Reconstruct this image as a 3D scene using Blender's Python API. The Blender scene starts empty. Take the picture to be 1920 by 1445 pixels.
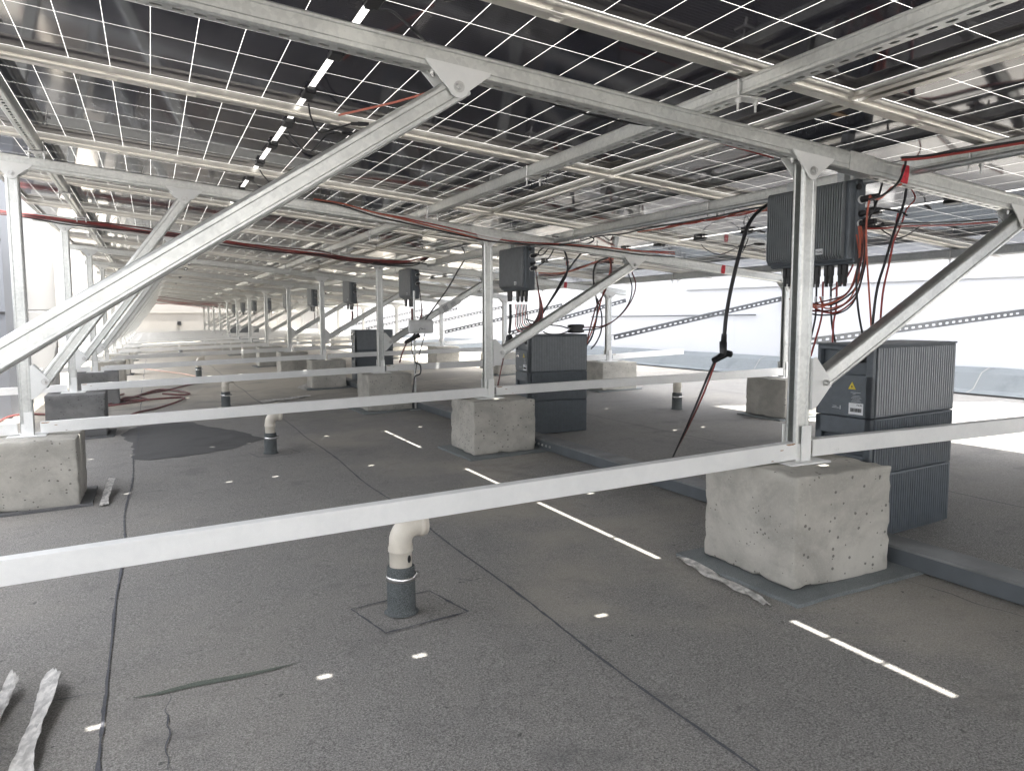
import bpy, bmesh, math, random
from mathutils import Vector, Matrix, noise
random.seed(7)
sc = bpy.context.scene
col = sc.collection
PI = math.pi

# ------------------------------------------------------------------ camera
CR = Vector((0.90719012, -0.42071510, -0.00221257))
CU = Vector((0.04199953, 0.08532857, 0.99546726))
CF = Vector((0.41861931, 0.90317099, -0.09507907))
CAMZ = 0.4845
FPX = 1455.56
cd = bpy.data.cameras.new('camera')
cd.sensor_width = 36.0
cd.lens = FPX / 1920 * 36
cd.clip_start = 0.02
cd.clip_end = 2000
cam = bpy.data.objects.new('camera', cd)
cam.matrix_world = Matrix(((CR.x, CU.x, -CF.x, 0), (CR.y, CU.y, -CF.y, 0), (CR.z, CU.z, -CF.z, CAMZ), (0, 0, 0, 1)))
col.objects.link(cam)
sc.camera = cam

# ------------------------------------------------------------------ world, sun, exposure
SUNV = Vector((-0.185, 0.125, -1.0)).normalized()          # the way the sunlight travels
w = bpy.data.worlds.new('World')
sc.world = w
w.use_nodes = True
nt = w.node_tree
nt.nodes.clear()
sky = nt.nodes.new('ShaderNodeTexSky')
sky.sky_type = 'NISHITA'
sky.sun_disc = False
sky.sun_elevation = math.asin(-SUNV.z)
sky.sun_rotation = math.atan2(-SUNV.x, -SUNV.y)
sky.air_density = 1.3
sky.dust_density = 4.0
sky.ozone_density = 1.0
bgn = nt.nodes.new('ShaderNodeBackground')
bgn.inputs[1].default_value = 0.15
out = nt.nodes.new('ShaderNodeOutputWorld')
hazy = nt.nodes.new('ShaderNodeHueSaturation')       # a milky, hazy summer sky
hazy.inputs['Saturation'].default_value = .30
nt.links.new(sky.outputs[0], hazy.inputs['Color'])
nt.links.new(hazy.outputs[0], bgn.inputs[0])
nt.links.new(bgn.outputs[0], out.inputs[0])
sl = bpy.data.lights.new('sun', 'SUN')
sl.energy = 4.2
sl.angle = math.radians(0.53)
sl.color = (1.0, 0.965, 0.91)
so = bpy.data.objects.new('sun', sl)
so.rotation_euler = SUNV.to_track_quat('-Z', 'Y').to_euler()
so.location = (5, -3, 20)
col.objects.link(so)
sc.view_settings.view_transform = 'Standard'
sc.view_settings.look = 'None'
sc.view_settings.gamma = 1
sc.view_settings.exposure = 2.84
sc.render.engine = 'CYCLES'
sc.cycles.max_bounces = 10
sc.cycles.diffuse_bounces = 6
sc.cycles.glossy_bounces = 5
sc.cycles.transmission_bounces = 6

# ------------------------------------------------------------------ measured layout (metres)
XL, XM, XR = -0.5146, 1.7026, 3.889          # the three post lines
Y0, DY = 1.69, 2.304                         # first frame, frame spacing
NF = 13
SL = 0.0998                                  # fall of the panels towards +X
TY = -0.0086
def floorz(x, y): return -0.311 + 0.0324 * x - 0.0108 * y
def zt(x, y): return 0.874 - SL * (x - XM) + TY * (y - Y0)      # bolt line under the beams
def YK(k): return Y0 + DY * k

# ------------------------------------------------------------------ node helpers
class NB:
    def __init__(s, name):
        s.m = bpy.data.materials.new(name)
        s.m.use_nodes = True
        s.t = s.m.node_tree
        s.t.nodes.clear()
        s.out = s.t.nodes.new('ShaderNodeOutputMaterial')
    def n(s, typ, **kw):
        x = s.t.nodes.new(typ)
        for k, v in kw.items():
            if k.startswith('i_'):
                x.inputs[k[2:].replace('_', ' ')].default_value = v
            else:
                setattr(x, k, v)
        return x
    def l(s, a, b): s.t.links.new(a, b)
    def math(s, op, a, b=None, clamp=False):
        x = s.t.nodes.new('ShaderNodeMath')
        x.operation = op
        x.use_clamp = clamp
        for i, v in enumerate((a, b)):
            if v is None: continue
            if isinstance(v, (int, float)): x.inputs[i].default_value = v
            else: s.l(v, x.inputs[i])
        return x.outputs[0]
    def mix(s, f, a, b):
        x = s.t.nodes.new('ShaderNodeMix')
        x.data_type = 'RGBA'
        for i, v in ((0, f), (6, a), (7, b)):
            if isinstance(v, (int, float)): x.inputs[i].default_value = v
            elif isinstance(v, tuple): x.inputs[i].default_value = v + (1,) if len(v) == 3 else v
            else: s.l(v, x.inputs[i])
        return x.outputs[2]
    def coords(s):
        return s.t.nodes.new('ShaderNodeTexCoord').outputs['Object']
    def world(s):
        return s.t.nodes.new('ShaderNodeNewGeometry').outputs['Position']
    def noise(s, v, scale, detail=4, rough=.55, dist=0):
        x = s.n('ShaderNodeTexNoise')
        x.inputs['Scale'].default_value = scale
        x.inputs['Detail'].default_value = detail
        x.inputs['Roughness'].default_value = rough
        x.inputs['Distortion'].default_value = dist
        s.l(v, x.inputs['Vector'])
        return x.outputs[0]
    def ramp(s, f, stops):
        x = s.n('ShaderNodeValToRGB')
        e = x.color_ramp.elements
        while len(e) < len(stops): e.new(.5)
        for q, (p, c) in zip(e, stops):
            q.position = p
            q.color = (c, c, c, 1) if isinstance(c, (int, float)) else tuple(c) + (1,)
        s.l(f, x.inputs[0])
        return x.outputs[0]
    def bump(s, h, strength=.3, dist=.01, normal=None):
        x = s.n('ShaderNodeBump')
        x.inputs['Strength'].default_value = strength
        x.inputs['Distance'].default_value = dist
        s.l(h, x.inputs['Height'])
        if normal is not None: s.l(normal, x.inputs['Normal'])
        return x.outputs[0]
    def principled(s, base, rough=.5, metal=0, normal=None, spec=.5, coat=0):
        p = s.n('ShaderNodeBsdfPrincipled')
        for nme, v in (('Base Color', base), ('Roughness', rough), ('Metallic', metal), ('Specular IOR Level', spec), ('Coat Weight', coat)):
            if isinstance(v, (int, float)): p.inputs[nme].default_value = v
            elif isinstance(v, tuple): p.inputs[nme].default_value = v + (1,) if len(v) == 3 else v
            else: s.l(v, p.inputs[nme])
        if normal is not None: s.l(normal, p.inputs['Normal'])
        return p.outputs[0]
    def done(s, sh):
        s.l(sh, s.out.inputs[0])
        return s.m
    def smooth(s, v, a, b):
        x = s.n('ShaderNodeMapRange', interpolation_type='SMOOTHSTEP')
        s.l(v, x.inputs[0])
        x.inputs[1].default_value = a
        x.inputs[2].default_value = b
        return x.outputs[0]

def mat_galv(name, a, b, rough=.38, metal=.85, scale=110, blotch=.12, spangle=.16):
    q = NB(name)
    v = q.coords()
    vor = q.n('ShaderNodeTexVoronoi')
    vor.inputs['Scale'].default_value = scale
    vor.inputs['Randomness'].default_value = 1
    q.l(v, vor.inputs['Vector'])
    sep = q.n('ShaderNodeSeparateColor'); q.l(vor.outputs['Color'], sep.inputs[0])
    n1 = q.noise(v, 7, 5)
    n2 = q.noise(v, 90, 3)
    mpp = q.n('ShaderNodeMapping'); mpp.inputs['Scale'].default_value = (1, 1, 1); q.l(v, mpp.inputs[0])
    n3 = q.noise(v, 38, 6, .7, .5)
    f = q.math('ADD', q.math('MULTIPLY', sep.outputs[0], spangle), q.math('ADD', q.math('MULTIPLY', n1, .60 - spangle * .5), q.math('MULTIPLY', n3, .40 - spangle * .5)))
    c = q.mix(q.smooth(f, .2, .75), a, b)
    spots = q.smooth(q.noise(v, 23, 6, .7), .66, .74)
    c = q.mix(q.math('MULTIPLY', spots, blotch), c, (.25, .22, .18))
    r = q.math('ADD', rough - .1, q.math('MULTIPLY', n2, .22))
    return q.done(q.principled(c, r, metal, q.bump(n2, .08, .002)))

GALV = mat_galv('galvanised_steel', (.51, .52, .51), (.73, .74, .715), rough=.36, metal=.85)
GALVD = mat_galv('dull_galvanised_steel', (.40, .42, .43), (.58, .60, .60), rough=.48)
BRACKET = mat_galv('zinc_plate', (.74, .75, .74), (.84, .84, .82), rough=.5, metal=.2, spangle=.03)
ALU = mat_galv('aluminium_frame', (.54, .525, .49), (.64, .62, .58), rough=.32, metal=.9, scale=5, blotch=.05)
BARW = mat_galv('pale_bar_metal', (.78, .785, .775), (.90, .90, .88), rough=.55, metal=.1, blotch=.22, spangle=.0)
BOLT = mat_galv('bolt_steel', (.5, .5, .5), (.7, .7, .68), rough=.35, metal=.95, scale=200)
DARKST = mat_galv('grey_slotted_steel', (.06, .065, .07), (.11, .115, .12), rough=.55, metal=.2)

def mat_plain(name, c, rough=.5, var=.15, metal=0, scale=30, bump=.1, spec=.5):
    q = NB(name)
    v = q.coords()
    n1 = q.noise(v, scale, 5)
    n2 = q.noise(v, scale * 6, 3)
    d = tuple(x * (1 - var) for x in c)
    e = tuple(min(1, x * (1 + var)) for x in c)
    cc = q.mix(q.smooth(n1, .3, .7), d, e)
    return q.done(q.principled(cc, q.math('ADD', rough - .06, q.math('MULTIPLY', n2, .12)), metal, q.bump(n2, bump, .002), spec))
ANTH = mat_plain('anthracite_coating', (.10, .117, .134), .42, .1)
ANTHR = mat_plain('anthracite_aluminium_fins', (.215, .230, .242), .40, .08, .2)
BLACKP = mat_plain('black_plastic', (.012, .012, .014), .4, .2)
BLACKC = mat_plain('black_cable', (.014, .014, .016), .45, .2)
REDC = mat_plain('red_cable', (.36, .05, .04), .42, .15)
ORANC = mat_plain('orange_cable', (.50, .12, .07), .42, .1)
DREDC = mat_plain('dusty_red_hose', (.16, .045, .042), .6, .3)
WHITEP = mat_plain('white_plastic', (.78, .78, .77), .4, .04)
CREAMP = mat_plain('cream_pipe_plastic', (.74, .69, .60), .38, .05)
LABELW = mat_plain('white_sticker', (.75, .76, .78), .5, .03)
PRINTW = mat_plain('white_print', (.62, .64, .66), .5, .02)
PRINTB = mat_plain('black_print', (.02, .02, .02), .5, .02)
YELLOW = mat_plain('yellow_sticker', (.70, .55, .05), .5, .05)
REDP = mat_plain('red_paint_mark', (.62, .03, .05), .6, .3, scale=80)
CARD = mat_plain('brown_cardboard', (.36, .25, .16), .8, .15, scale=60)
FILM = mat_plain('crumpled_film', (.62, .60, .57), .45, .35, scale=40, bump=.6)
DUCT = mat_plain('grey_duct_paint', (.105, .118, .130), .48, .12, scale=9)
DUCTTOP = mat_plain('dusty_duct_lid', (.20, .205, .205), .6, .25, scale=7)
TANKW = mat_plain('white_column_paint', (.46, .458, .452), .45, .03, scale=2)
RUST = mat_plain('rust', (.35, .22, .12), .8, .5, scale=90)
CHROME = mat_plain('chrome', (.75, .75, .75), .15, .05, 1)

def mat_floor():
    q = NB('granulated_roof_felt')
    v = q.world()
    grain = q.noise(v, 250, 5, .9)
    speck = q.n('ShaderNodeTexVoronoi'); speck.inputs['Scale'].default_value = 380; q.l(v, speck.inputs['Vector'])
    ssep = q.n('ShaderNodeSeparateColor'); q.l(speck.outputs['Color'], ssep.inputs[0])
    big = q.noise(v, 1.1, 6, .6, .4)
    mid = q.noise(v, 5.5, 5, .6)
    base = q.mix(q.smooth(grain, .36, .66), (.085, .082, .078), (.480, .463, .438))
    chips = q.smooth(q.noise(v, 120, 2, .6), .60, .72)
    base = q.mix(q.math('MULTIPLY', chips, .45), base, (.06, .06, .06))
    tone = q.noise(v, 9, 6, .7, .8)
    base = q.mix(q.math('MULTIPLY', q.smooth(tone, .50, .74), .22), base, (.33, .315, .29))
    base = q.mix(q.math('MULTIPLY', q.smooth(tone, .48, .28), .26), base, (.10, .10, .102))
    lightspk = q.math('MULTIPLY', q.smooth(ssep.outputs[0], .965, .975), q.math('LESS_THAN', speck.outputs['Distance'], .45))
    base = q.mix(lightspk, base, (.42, .41, .39))
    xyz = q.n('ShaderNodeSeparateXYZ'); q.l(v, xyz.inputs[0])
    # dry dust left where water stood and dried: sheets between the seams; far back, sunlight on the floor is painted in as pale tan
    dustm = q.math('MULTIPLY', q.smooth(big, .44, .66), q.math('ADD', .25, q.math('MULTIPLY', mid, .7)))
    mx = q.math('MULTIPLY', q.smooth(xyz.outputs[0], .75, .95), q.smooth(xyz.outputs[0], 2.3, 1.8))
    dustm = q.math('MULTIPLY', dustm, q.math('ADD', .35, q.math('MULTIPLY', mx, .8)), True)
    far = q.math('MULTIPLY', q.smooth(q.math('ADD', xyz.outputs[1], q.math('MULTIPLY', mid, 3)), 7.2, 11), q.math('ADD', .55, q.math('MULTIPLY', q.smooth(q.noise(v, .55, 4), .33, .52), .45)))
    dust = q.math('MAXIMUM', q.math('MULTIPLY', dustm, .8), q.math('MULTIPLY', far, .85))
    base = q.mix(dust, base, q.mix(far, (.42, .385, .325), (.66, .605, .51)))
    sc1 = q.smooth(q.noise(v, 2.3, 5, .7), .56, .7)
    base = q.mix(q.math('MULTIPLY', sc1, .35), base, (.085, .087, .092))
    dot = q.smooth(q.noise(v, 34, 2, .5), .735, .75)
    base = q.mix(q.math('MULTIPLY', dot, .6), base, (.03, .03, .03))
    h = q.math('ADD', q.math('MULTIPLY', grain, 1.0), q.math('MULTIPLY', speck.outputs['Distance'], .6))
    nb = q.bump(h, .55, .0035)
    nb = q.bump(q.noise(v, 3.2, 3), .25, .02, nb)
    return q.done(q.principled(base, .82, 0, nb, .35))
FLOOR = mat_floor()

def mat_felt(name, a, b, wet=False):
    q = NB(name)
    v = q.world()
    g = q.noise(v, 430, 3, .8)
    c = q.mix(q.smooth(g, .3, .7), a, b)
    m = q.noise(v, 6, 5)
    c = q.mix(q.math('MULTIPLY', q.smooth(m, .5, .7), .3), c, tuple(x * .6 for x in a))
    return q.done(q.principled(c, .32 if wet else .85, 0, q.bump(g, .5, .003), .6 if wet else .35))
PADF = mat_felt('granulated_pad_felt', (.12, .135, .14), (.29, .31, .31))
PADD = mat_felt('dark_pad_felt', (.085, .088, .092), (.19, .19, .192))
WETF = mat_felt('damp_roof_felt', (.05, .05, .051), (.16, .158, .155))
SEAMB = mat_felt('bitumen_seam', (.055, .057, .068), (.155, .158, .172))
UPF = mat_felt('grey_blue_upturn_felt', (.07, .085, .095), (.27, .29, .30))
SLEEVE = mat_felt('granulated_sleeve_felt', (.02, .023, .026), (.20, .22, .22))
GREEN = mat_felt('moss_stain', (.06, .075, .058), (.19, .215, .18))

def mat_concrete(name, a, b, pits=.62):
    q = NB(name)
    tc = q.t.nodes.new('ShaderNodeTexCoord')
    info = q.t.nodes.new('ShaderNodeObjectInfo')
    add = q.n('ShaderNodeVectorMath', operation='ADD')
    comb = q.n('ShaderNodeCombineXYZ')
    r = q.math('MULTIPLY', info.outputs['Random'], 31)
    q.l(r, comb.inputs[0]); q.l(r, comb.inputs[1])
    q.l(tc.outputs['Object'], add.inputs[0]); q.l(comb.outputs[0], add.inputs[1])
    v = add.outputs[0]
    big = q.noise(v, 5, 6, .6, .6)
    mid = q.noise(v, 22, 6, .65)
    fine = q.noise(v, 160, 4, .7)
    c = q.mix(q.smooth(big, .3, .7), a, b)
    c = q.mix(q.math('MULTIPLY', q.smooth(mid, .48, .70), .32), c, tuple(x * .70 for x in a))
    c = q.mix(q.math('MULTIPLY', q.smooth(fine, .5, .75), .22), c, tuple(min(1, x * 1.4) for x in b))
    vor = q.n('ShaderNodeTexVoronoi'); vor.inputs['Scale'].default_value = 64; q.l(v, vor.inputs['Vector'])
    sep = q.n('ShaderNodeSeparateColor'); q.l(vor.outputs['Color'], sep.inputs[0])
    rad = q.math('MULTIPLY', q.smooth(sep.outputs[0], pits, 1.0), .33)
    pit = q.math('LESS_THAN', vor.outputs['Distance'], rad)
    c = q.mix(q.math('MULTIPLY', pit, .75), c, tuple(x * .25 for x in a))
    h = q.math('SUBTRACT', q.math('ADD', q.math('MULTIPLY', mid, .6), q.math('MULTIPLY', fine, .35)), pit)
    return q.done(q.principled(c, .88, 0, q.bump(h, .55, .005), .3))
CONC = mat_concrete('cast_concrete', (.36, .345, .31), (.53, .51, .46), .66)
CONCD = mat_concrete('dark_cast_concrete', (.13, .13, .13), (.22, .217, .21), .6)

def mat_plaster(name, c, var=.06, stain=.2):
    q = NB(name)
    v = q.world()
    n1 = q.noise(v, .8, 6)
    n2 = q.noise(v, 140, 3)
    cc = q.mix(q.smooth(n1, .3, .7), tuple(x * (1 - var) for x in c), c)
    mp = q.n('ShaderNodeMapping'); mp.inputs['Scale'].default_value = (3.5, 3.5, .4); q.l(v, mp.inputs[0])
    st = q.smooth(q.noise(mp.outputs[0], 1.6, 6), .55, .8)
    cc = q.mix(q.math('MULTIPLY', st, stain), cc, tuple(x * .7 for x in c))
    return q.done(q.principled(cc, .8, 0, q.bump(n2, .15, .002), .3))
WALLW = mat_plaster('white_wall_plaster', (.58, .59, .615))
WALLG = mat_plaster('grey_far_plaster', (.36, .345, .32))
WALLB = mat_plaster('blue_grey_cladding', (.16, .17, .19), stain=.1)
PINK = mat_plaster('pink_plaster', (.25, .18, .155))
PINKW = mat_plaster('pale_trim_plaster', (.33, .30, .28))
GLASSD = mat_plain('dark_window_glass', (.05, .06, .07), .1, .1)

def mat_cells():
    q = NB('bifacial_cell_sheet')
    tc = q.coords()
    xyz = q.n('ShaderNodeSeparateXYZ'); q.l(tc, xyz.inputs[0])
    x, y = xyz.outputs[0], xyz.outputs[1]
    ax = q.math('ABSOLUTE', x)
    # rows of half cells, 105.8 mm pitch, starting 7 mm from the centre gap
    u = q.math('SUBTRACT', ax, .0085)
    um = q.math('PINGPONG', q.math('MAXIMUM', u, 0), .1065 / 2)
    lx = q.math('LESS_THAN', um, .00065)
    cen = q.math('LESS_THAN', ax, .0085)
    edx = q.math('GREATER_THAN', ax, .0085 + 11 * .1065)
    ym = q.math('PINGPONG', q.math('ADD', y, .1855 * 6), .1855 / 2)
    ly = q.math('LESS_THAN', ym, .00075)
    ay = q.math('ABSOLUTE', y)
    edy = q.math('GREATER_THAN', ay, .1855 * 3)
    g = q.math('MAXIMUM', q.math('MAXIMUM', lx, cen), q.math('MAXIMUM', edx, q.math('MAXIMUM', ly, edy)))
    # chamfered cell corners leave a small diamond where the lines cross
    um2 = q.math('PINGPONG', q.math('MAXIMUM', u, 0), .1065)
    dia = q.math('LESS_THAN', q.math('ADD', um, ym), .0036)
    g = q.math('MAXIMUM', g, dia)
    # fine busbars along X
    bb = q.math('LESS_THAN', q.math('PINGPONG', q.math('ADD', y, .1855 * 6 + .0057), .1855 / 32), .00022)
    nv = q.noise(tc, 1.6, 3)
    cell = q.mix(q.smooth(nv, .3, .7), (.024, .024, .036), (.040, .038, .050))
    cell = q.mix(q.math('MULTIPLY', bb, .10), cell, (.3, .3, .3))
    p = q.principled(cell, .075, 0, None, .5)
    gl = q.n('ShaderNodeBsdfGlossy'); gl.inputs['Roughness'].default_value = .05; gl.inputs['Color'].default_value = (1, 1, 1, 1)
    tr = q.n('ShaderNodeBsdfTranslucent'); tr.inputs['Color'].default_value = (.40, .395, .375, 1)
    df = q.n('ShaderNodeBsdfDiffuse'); df.inputs['Color'].default_value = (.6, .6, .59, 1)
    m1 = q.n('ShaderNodeMixShader'); m1.inputs[0].default_value = .35
    q.l(tr.outputs[0], m1.inputs[1]); q.l(df.outputs[0], m1.inputs[2])
    m2 = q.n('ShaderNodeMixShader'); q.l(g, m2.inputs[0]); q.l(p, m2.inputs[1]); q.l(m1.outputs[0], m2.inputs[2])
    return q.done(m2.outputs[0])
CELLS = mat_cells()

# ------------------------------------------------------------------ mesh builder
class MB:
    def __init__(s): s.v = []; s.f = []; s.mi = []; s.sm = []
    def add(s, verts, faces, mi=0, sm=False):
        o = len(s.v)
        s.v += [Vector(p) for p in verts]
        for f in faces:
            s.f.append([i + o for i in f]); s.mi.append(mi); s.sm.append(sm)
    def box(s, c, d, R=None, mi=0):
        c = Vector(c); hx, hy, hz = d[0] / 2, d[1] / 2, d[2] / 2
        P = [Vector((a * hx, b * hy, e * hz)) for a in (-1, 1) for b in (-1, 1) for e in (-1, 1)]
        if R is not None: P = [R @ p for p in P]
        s.add([c + p for p in P], [(0, 1, 3, 2), (4, 6, 7, 5), (0, 4, 5, 1), (2, 3, 7, 6), (0, 2, 6, 4), (1, 5, 7, 3)], mi)
    def bevbox(s, c, d, b=.003, R=None, mi=0):
        c = Vector(c); h = [d[0] / 2, d[1] / 2, d[2] / 2]
        bm = bmesh.new()
        bmesh.ops.create_cube(bm, size=1)
        for v in bm.verts: v.co = Vector((v.co.x * d[0], v.co.y * d[1], v.co.z * d[2]))
        bmesh.ops.bevel(bm, geom=bm.edges[:], offset=min(b, min(d) * .45), segments=2, profile=.5, affect='EDGES')
        bm.verts.index_update()
        vs = [(R @ v.co if R is not None else v.co) + c for v in bm.verts]
        s.add(vs, [[v.index for v in f.verts] for f in bm.faces], mi)
        bm.free()
    def tube(s, pts, r, n=8, mi=0, caps=True):
        pts = [Vector(p) for p in pts]
        rings = []
        t0 = (pts[1] - pts[0]).normalized()
        ref = Vector((0, 0, 1)) if abs(t0.z) < .9 else Vector((1, 0, 0))
        nrm = (ref - t0 * ref.dot(t0)).normalized()
        for i, p in enumerate(pts):
            t = (pts[min(i + 1, len(pts) - 1)] - pts[max(i - 1, 0)])
            if t.length < 1e-9: t = t0.copy()
            t.normalize()
            nrm = nrm - t * nrm.dot(t)
            if nrm.length < 1e-6: nrm = t.orthogonal()
            nrm.normalize()
            b = t.cross(nrm)
            rr = r[i] if isinstance(r, (list, tuple)) else r
            rings.append([p + (nrm * math.cos(2 * PI * k / n) + b * math.sin(2 * PI * k / n)) * rr for k in range(n)])
        vs = [q for R_ in rings for q in R_]
        fs = []
        for i in range(len(rings) - 1):
            for k in range(n):
                a = i * n + k; b2 = i * n + (k + 1) % n
                fs.append((a, b2, b2 + n, a + n))
        s.add(vs, fs, mi, True)
        if caps:
            o = len(vs) - n
            s.add(rings[0], [list(range(n))[::-1]], mi)
            s.add(rings[-1], [list(range(n))], mi)
    def prism(s, poly, O, A, B, N, t, mi=0):
        """polygon given in the A,B plane at O, thickness t along N (centred)"""
        O, A, B, N = Vector(O), Vector(A), Vector(B), Vector(N)
        n = len(poly)
        f = [O + A * a + B * b - N * (t / 2) for a, b in poly]
        g = [O + A * a + B * b + N * (t / 2) for a, b in poly]
        s.add(f + g, [list(range(n))[::-1], [n + i for i in range(n)]] + [(i, (i + 1) % n, n + (i + 1) % n, n + i) for i in range(n)], mi)
    def profile(s, path, t, O, A, B, N, L, mi=0, closed_ends=True):
        """open thin-walled profile: centre line path in A,B, wall t, extruded L along N from O"""
        O, A, B, N = Vector(O), Vector(A), Vector(B), Vector(N)
        P = [Vector(p) for p in path]
        n = len(P)
        left, right = [], []
        for i in range(n):
            if i == 0: d = (P[1] - P[0]).normalized(); m = Vector((-d.y, d.x)); k = 1
            elif i == n - 1: d = (P[-1] - P[-2]).normalized(); m = Vector((-d.y, d.x)); k = 1
            else:
                d1 = (P[i] - P[i - 1]).normalized(); d2 = (P[i + 1] - P[i]).normalized()
                m = Vector((-(d1.y + d2.y), d1.x + d2.x))
                if m.length < 1e-6: m = Vector((-d1.y, d1.x))
                m.normalize()
                k = 1 / max(.3, m.dot(Vector((-d1.y, d1.x))))
            left.append(P[i] + m * (t / 2 * k)); right.append(P[i] - m * (t / 2 * k))
        loop = left + right[::-1]
        m = len(loop)
        f = [O + A * p.x + B * p.y for p in loop]
        g = [q + N * L for q in f]
        fs = [(i, (i + 1) % m, m + (i + 1) % m, m + i) for i in range(m)]
        for i in range(n - 1):
            a, b, c, d = i, i + 1, m - 2 - i, m - 1 - i
            fs.append((d, c, b, a)); fs.append((m + a, m + b, m + c, m + d))
        s.add(f + g, fs, mi)
    def slotted(s, O, A, W, N, L, up, t=.0022, pitch=.04, sl=.023, sw=.0105, mi=0, start=.025):
        """slotted flat plate of width W along A, length L along N, thickness t along up"""
        O, A, N, up = Vector(O), Vector(A), Vector(N), Vector(up)
        cnt = int(L / pitch)
        def P(a, b, z): return O + A * a + N * b + up * z
        for i in range(cnt + 1):
            b0 = i * pitch; b1 = min(L, b0 + pitch)
            if b1 - b0 < pitch * .98:
                if b1 - b0 > 1e-4:
                    s.box(P(0, (b0 + b1) / 2, 0), (W, b1 - b0, t), Matrix((A, N, up)).transposed(), mi)
                continue
            c = (b0 + b1) / 2
            h = sl / 2; k = sw / 2; q = sw * .28
            ring = [(-q, c + h), (q, c + h), (k, c + h - q * 1.2), (k, c - h + q * 1.2), (q, c - h), (-q, c - h), (-k, c - h + q * 1.2), (-k, c + h - q * 1.2)]
            outr = [(-W / 2, b1), (W / 2, b1), (W / 2, b0), (-W / 2, b0)]
            for z, fl in ((-t / 2, False), (t / 2, True)):
                V = [P(a, b, z) for a, b in ring] + [P(a, b, z) for a, b in outr]
                F = [(0, 1, 9, 8), (1, 2, 9), (2, 3, 10, 9), (3, 4, 10), (4, 5, 11, 10), (5, 6, 11), (6, 7, 8, 11), (7, 0, 8)]
                if fl: F = [f[::-1] for f in F]
                s.add(V, F, mi)
            V = [P(a, b, -t / 2) for a, b in ring] + [P(a, b, t / 2) for a, b in ring]
            s.add(V, [(j, (j + 1) % 8, 8 + (j + 1) % 8, 8 + j) for j in range(8)], mi)
            for a in (-W / 2, W / 2):
                s.add([P(a, b0, -t / 2), P(a, b1, -t / 2), P(a, b1, t / 2), P(a, b0, t / 2)], [(0, 1, 2, 3)], mi)
    def bolt(s, c, d, r=.008, L=.012, mi=0, stud=.0):
        c, d = Vector(c), Vector(d).normalized()
        s.tube([c, c + d * .0018], r * 1.5, 16, mi)
        s.tube([c + d * .0018, c + d * (.0018 + L * .6)], r, 6, mi)
        s.tube([c + d * (.0018 + L * .6), c + d * (L + stud)], r * .55, 8, mi)
    def lathe(s, prof, O, n=24, mi=0):
        O = Vector(O)
        vs = []
        for r, z in prof:
            vs += [O + Vector((r * math.cos(2 * PI * k / n), r * math.sin(2 * PI * k / n), z)) for k in range(n)]
        fs = []
        for i in range(len(prof) - 1):
            for k in range(n):
                fs.append((i * n + k, i * n + (k + 1) % n, (i + 1) * n + (k + 1) % n, (i + 1) * n + k))
        s.add(vs, fs, mi, True)
    def mesh(s, name, mats):
        me = bpy.data.meshes.new(name)
        me.from_pydata([tuple(v) for v in s.v], [], s.f)
        for m in (mats if isinstance(mats, (list, tuple)) else [mats]): me.materials.append(m)
        me.polygons.foreach_set('material_index', s.mi)
        me.polygons.foreach_set('use_smooth', s.sm)
        me.update()
        return me
    def build(s, name, mats, parent=None, loc=None):
        o = bpy.data.objects.new(name, s.mesh(name, mats))
        col.objects.link(o)
        if parent is not None: o.parent = parent
        if loc is not None: o.location = loc
        return o

def tag(o, label=None, cat=None, group=None, kind=None):
    if label: o['label'] = label
    if cat: o['category'] = cat
    if group: o['group'] = group
    if kind: o['kind'] = kind
    return o
def empty(name, loc=(0, 0, 0), M=None):
    o = bpy.data.objects.new(name, None)
    o.empty_display_size = .1
    col.objects.link(o)
    if M is not None: o.matrix_world = M
    else: o.location = loc
    return o
def kids(o): return [c for c in bpy.data.objects if c.parent == o]
def copy_tree(o, parent=None):
    c = o.copy(); col.objects.link(c); c.parent = parent
    for ch in kids(o): copy_tree(ch, c)
    return c
def spline(pts, n=8):
    P = [Vector(p) for p in pts]
    P = [P[0] * 2 - P[1]] + P + [P[-1] * 2 - P[-2]]
    o = []
    for i in range(1, len(P) - 2):
        a, b, c, d = P[i - 1:i + 3]
        for k in range(n):
            t = k / n
            o.append(.5 * ((2 * b) + (c - a) * t + (2 * a - 5 * b + 4 * c - d) * t * t + (3 * b - a - 3 * c + d) * t ** 3))
    o.append(P[-2])
    return o
def at(u, v, Y):
    d = CF + CR * ((u - 960) / FPX) - CU * ((v - 722.5) / FPX)
    t = Y / d.y
    return Vector((0, 0, CAMZ)) + d * t
def onfloor(u, v, up=0.0):
    d = CF + CR * ((u - 960) / FPX) - CU * ((v - 722.5) / FPX)
    t = (-0.311 - CAMZ + up) / (d.z - .0324 * d.x + .0108 * d.y)
    return Vector((0, 0, CAMZ)) + d * t
def atp(u, v, drop=.03):
    '''point hanging `drop` below the panel plane'''
    d = CF + CR * ((u - 960) / FPX) - CU * ((v - 722.5) / FPX)
    c0 = 0.874 + SL * XM - TY * Y0 + .125 - drop
    t = (c0 - CAMZ) / (d.z + SL * d.x - TY * d.y)
    return Vector((0, 0, CAMZ)) + d * t
X_, Y_, Z_ = Vector((1, 0, 0)), Vector((0, 1, 0)), Vector((0, 0, 1))
ORD = ['nearest', 'second', 'third', 'fourth', 'fifth', 'sixth', 'seventh', 'eighth', 'ninth', 'tenth', 'eleventh', 'twelfth', 'thirteenth', 'fourteenth', 'fifteenth',
       'sixteenth', 'seventeenth', 'eighteenth', 'nineteenth', 'twentieth', 'twenty-first', 'twenty-second', 'twenty-third', 'twenty-fourth', 'twenty-fifth', 'twenty-sixth', 'twenty-seventh', 'twenty-eighth', 'twenty-ninth']

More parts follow.
